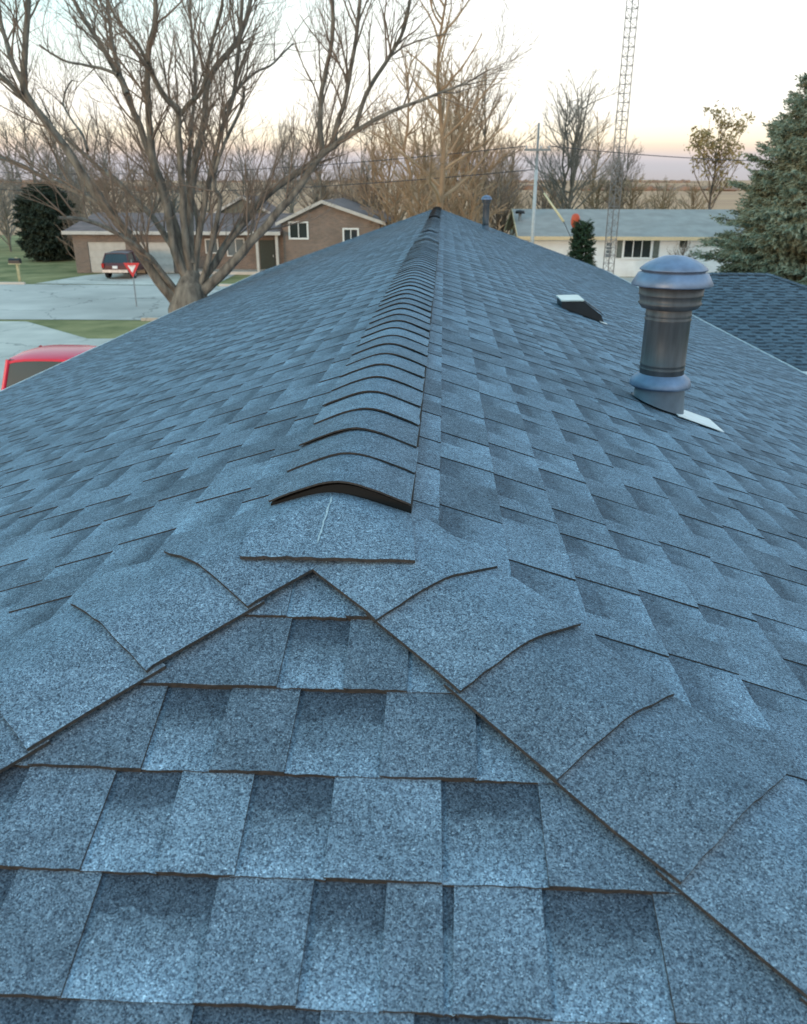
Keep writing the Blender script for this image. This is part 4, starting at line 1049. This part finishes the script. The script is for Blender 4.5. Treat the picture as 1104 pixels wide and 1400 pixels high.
for root_, px, Y, py, lab, mt_ in (
    (tA, 560, 58, 70, 'tan bare tree just left of the tallest tree behind the ridge', None),
    (tC, 660, 64, 110, 'brown bare tree just right of the tallest tree, above the small vent pipe', (M['bark'], M['twig'])),
    (tD, 515, 66, 130, 'tan bare tree rising above the right end of the brick gable', (M['bark_tan'], M['twig_tan'])),
    (tB, 400, 92, 160, 'grey bare tree seen above the white rake of the brick house', None),
    (tD, 340, 96, 165, 'grey bare tree rising behind the small olive gable', None),
    (tC, 290, 90, 160, 'brown bare tree behind the brown roof ridge', (M['bark'], M['twig'])),
    (tB, 95, 84, 140, 'many-stemmed grey bare tree behind the left end of the brown roof', None),
    (tC, 150, 88, 165, 'brown bare tree above the garage doors', (M['bark'], M['twig_grey'])),
    (tD, -10, 70, 175, 'grey bare tree cut by the left edge of the picture', None),
    (tA, 55, 74, 130, 'slender grey bare tree above the dark rounded evergreen', (M['bark'], M['twig_grey'])),
    (tC, 125, 66, 205, 'low grey bare tree just right of the dark rounded evergreen', (M['bark'], M['twig'])),
    (tD, 435, 70, 120, 'grey bare tree left of the brick gable peak', (M['bark'], M['twig'])),
    (tC, 532, 60, 150, 'tan bare tree between the brick gable and the ridge end', (M['bark_tan'], M['twig_tan'])),
    (tD, 582, 70, 100, 'tan bare tree half hidden by the tallest tree, on its left', (M['bark_tan'], M['twig_tan'])),
    (tC, 640, 74, 140, 'tan bare tree behind the many-stemmed one by the ridge end', (M['bark_tan'], M['twig_tan'])),
    (tB, 688, 70, 200, 'low tan bare tree between small vent pipe and utility pole', (M['bark_tan'], M['twig_tan'])),
    (tA, 808, 88, 160, 'slender tan bare tree between the five stemmed tree and the tower', (M['bark_tan'], M['twig_tan'])),
    (tD, 500, 84, 165, 'hazy grey bare tree above the right slope of the brick gable', None),
    (tB, 845, 84, 190, 'hazy bare tree behind the foot of the lattice tower', (M['bark'], M['twig'])),
    (tA, 700, 78, 190, 'slight bare tree just left of the utility pole', (M['bark'], M['twig'])),
    (tC, 215, 86, 185, 'bare tree behind the left side of the big tree trunk', (M['bark'], M['twig'])),
    (tB, 625, 60, 60, 'many-stemmed tan bare tree close behind the ridge end', (M['bark_tan'], M['twig_tan']))):
    k_ += 1; place(root_, px, Y, k_ * 1.3, hfor(py, Y) / 10, lab, mats=mt_)
# low brush
br0 = grow_tree('bare_shrub', 3.2, 3.2, 9, M['bark_tan'], M['twig_tan'], stems=4, first=.05, dens=(2.6, 2.6, 2.2), P=dict(ang=(.3, .9), up=.2, rmin=.011, rmax=(.03, .018, .012), wob=.15, lift=.04))
SH = [(752, 82, 1.9, 'tan leafless shrub on the field edge left of the five stemmed tree'), (815, 84, 1.9, 'tan leafless shrub on the field edge right of the five stemmed tree'), (862, 80, 1.8, 'tan leafless shrub on the field edge behind the tower'), (905, 84, 1.7, 'tan leafless shrub on the field edge above the bay window'), (945, 86, 1.6, 'tan leafless shrub on the field edge left of the golden tree'), (540, 52, 1.7, 'tan leafless shrub by the right corner of the brick gable'), (575, 50, 1.8, 'tan leafless shrub just left of the ridge end'), (610, 54, 2.0, 'tan leafless shrub directly behind the ridge end'),
      (645, 50, 1.7, 'tan leafless shrub left of the small vent pipe'), (682, 56, 1.8, 'brown leafless shrub between small vent pipe and cream gable'), (500, 62, 1.9, 'brown leafless shrub above the brick gable slope'),
      (745, 66, 1.5, 'brown leafless shrub right of the utility pole'), (800, 68, 1.1, 'brown leafless shrub above the middle of the pale roof'), (835, 70, 1.3, 'brown leafless shrub behind the tower foot'),
      (880, 72, 1.1, 'brown leafless shrub above the bay window'), (102, 55, 1.0, 'brown leafless shrub at the left end of the garage'), (118, 52.5, .62, 'smaller brown leafless shrub nearest the garage door'),
      (8, 68, 1.8, 'grey leafless shrub at the left lawn edge'), (445, 82, 1.9, 'brown leafless shrub behind the brick gable peak'), (150, 74, 1.9, 'brown leafless shrub above the garage doors'), (195, 72, 1.7, 'brown leafless shrub behind the roof left of the big trunk'), (110, 78, 2.0, 'grey leafless shrub behind the left roof end'), (-15, 74, 2.1, 'grey leafless shrub cut by the left picture edge'), (240, 76, 1.8, 'grey leafless shrub behind the roof and the big trunk'), (940, 55, .62, 'low brown shrub against the white house wall')]
for i, (px, Y, sc, lab) in enumerate(SH):
    place(br0, px, Y if lab[:3] != 'low' else 48.6, i * 1.1, sc, lab, 'shrub', 'leafless shrubs around the houses', first=(i == 0), mats=None if i == 0 or lab.startswith('tan') else (M['bark'], M['twig'] if 'brown' in lab else M['twig_grey']))
# golden leaved tree left of the spruce
Yg = 62; gold = grow_tree('golden_tree', hfor(178, Yg), 7.2, 41, M['bark_dark'], M['twig'], first=.38, leaf=(M['gold'], 7, .8, .15), dens=(1.5, 2.0, 1.7))
p = at(970, 300, Yg); gold.location = (p.x, Yg, G); tag(gold, 'tree still holding withered golden leaves left of the big spruce', 'tree')

def conifer(name, H, Rb, seed, needle, inner, nb, label, cat='tree', dens=1.0, blade=.11, prof=None):
    rnd = random.Random(seed); root = empty(name, (0, 0, 0)); tag(root, label, cat)
    MB().tube([(0, 0, 0), (0, 0, H * .5), (0, 0, H * .98)], [H * .022, H * .014, .01], 8).build('trunk', M['bark_dark'], root)
    br_ = MB(); nd = MB()
    for i in range(nb):
        u = (i + rnd.random()) / nb; z = H * (.05 + .93 * u); rr = Rb * (prof(u) if prof else (1 - u) ** .75) * rnd.uniform(.74, 1.12) + .12
        a = i * 2.39996 + rnd.uniform(-.3, .3); droop = -.22 + .55 * u
        d = Vector((math.cos(a), math.sin(a), droop)); p = Vector((0, 0, z)); pts = [p]
        m = 6
        for k_ in range(1, m + 1): 
            f = k_ / m; pts.append(p + Vector((d.x * rr * f, d.y * rr * f, droop * rr * f + .16 * rr * f * f)))
        br_.tube(pts, [.03 * (1 - .8 * k_ / m) + .006 for k_ in range(m + 1)], 4)
        ncl = int((8 + rr * 13) * dens)
        side = Vector((-math.sin(a), math.cos(a), 0))
        for c_ in range(ncl):
            f = rnd.uniform(.12, 1) ** .7; x = f * m; j = min(int(x), m - 1); q = pts[j].lerp(pts[j + 1], x - j)
            sd_ = rnd.uniform(-1, 1); wdt = .34 * rr * (1.15 - f) + .10
            q = q + side * sd_ * wdt + Vector((0, 0, rnd.gauss(0, .05)))
            tdir = (d * .8 + side * sd_ * .8 + Vector((0, 0, rnd.uniform(-.1, .35)))).normalized()
            ln = rnd.uniform(.16, .34) * (blade / .11)
            # one shoot: blades around an axis like a bottle brush
            base = q; o1 = tdir.orthogonal().normalized(); o2 = tdir.cross(o1)
            for b_ in range(9):
                an = b_ * 2.4 + rnd.random(); st_ = base + tdir * ln * (b_ / 9); rd = (o1 * math.cos(an) + o2 * math.sin(an))
                tip = st_ + (rd * .75 + tdir * .75) * blade * rnd.uniform(.7, 1.15); wv = tdir.cross(rd) * blade * .22
                nd.add([st_ - wv, st_ + wv, tip], [(0, 1, 2)])
    br_.build('branches', inner, root); o = nd.build('needles', needle, root); tag(o, kind='stuff')
    return root
YS = 27.0; hs = at(1140, 62, YS).z - G
spr = conifer('spruce_tree', hs, 4.6, 51, M['spruce'], M['spruce_in'], 620, 'big blue green spruce at the right edge behind the garage', prof=lambda u: (1 - u) ** .62 if u > .12 else .9, dens=1.6, blade=.14)
p = at(1148, 330, YS); spr.location = (p.x, YS, G)
H2 = hfor(258, 60); ev = conifer('evergreen_bush', H2, 1.75, 52, M['ever'], M['bark_dark'], 130, 'dark rounded evergreen beside the brick garage', 'bush', dens=2.2, blade=.2, prof=lambda u: math.sin(math.pi * min(1, .25 + u * .75)) ** .6 if u < .97 else .3)
p = at(64, 300, 60); ev.location = (p.x, 60, G)
H3 = hfor(305, 33); ev = conifer('small_evergreen', H3, .50, 53, M['ever2'], M['bark_dark'], 80, 'small pointed evergreen beside the orange marker', 'tree', dens=2.0, blade=.10, prof=lambda u: (1 - u) ** .6)
p = at(797, 320, 33); ev.location = (p.x, 33, G)
# far woods on the skyline and along the field edge
rnd = random.Random(66); fw = MB()
for (Y0, Y1, n, hmin, hmax) in ((1180, 1350, 900, 2, 6), (480, 520, 160, 2, 4)):
    for i in range(n):
        x = rnd.uniform(-1050, 1050) if Y0 > 1000 else rnd.uniform(-450, 450); Y = rnd.uniform(Y0, Y1)
        if mnoise.noise(Vector((x / 160, Y0, 0))) < -.12: continue
        k = max(0, (Y - 200) / 1500); zb = G + k * 13; h = rnd.uniform(hmin, hmax); wv = rnd.uniform(4, 12)
        for q in range(4):
            cx_, cz_ = x + rnd.gauss(0, wv * .4), zb + h * rnd.uniform(.2, .6); vs = []
            for z_, s_ in ((-1, .5), (-.2, 1), (.5, .8), (1, .15)):
                for a in range(5): an = a * 1.2566 + rnd.random() * .5; vs.append((cx_ + math.cos(an) * wv * .5 * s_ * rnd.uniform(.7, 1.2), Y + math.sin(an) * wv * .5 * s_, cz_ + z_ * h * .5 * rnd.uniform(.8, 1.1)))
            fw.add(vs, [(r0 * 5 + a, r0 * 5 + (a + 1) % 5, (r0 + 1) * 5 + (a + 1) % 5, (r0 + 1) * 5 + a) for r0 in range(3) for a in range(5)] + [(15, 16, 17, 18, 19)])
tag(fw.build('far_woods', M['farwood']), 'thin brown band of far woods along the skyline', kind='stuff')
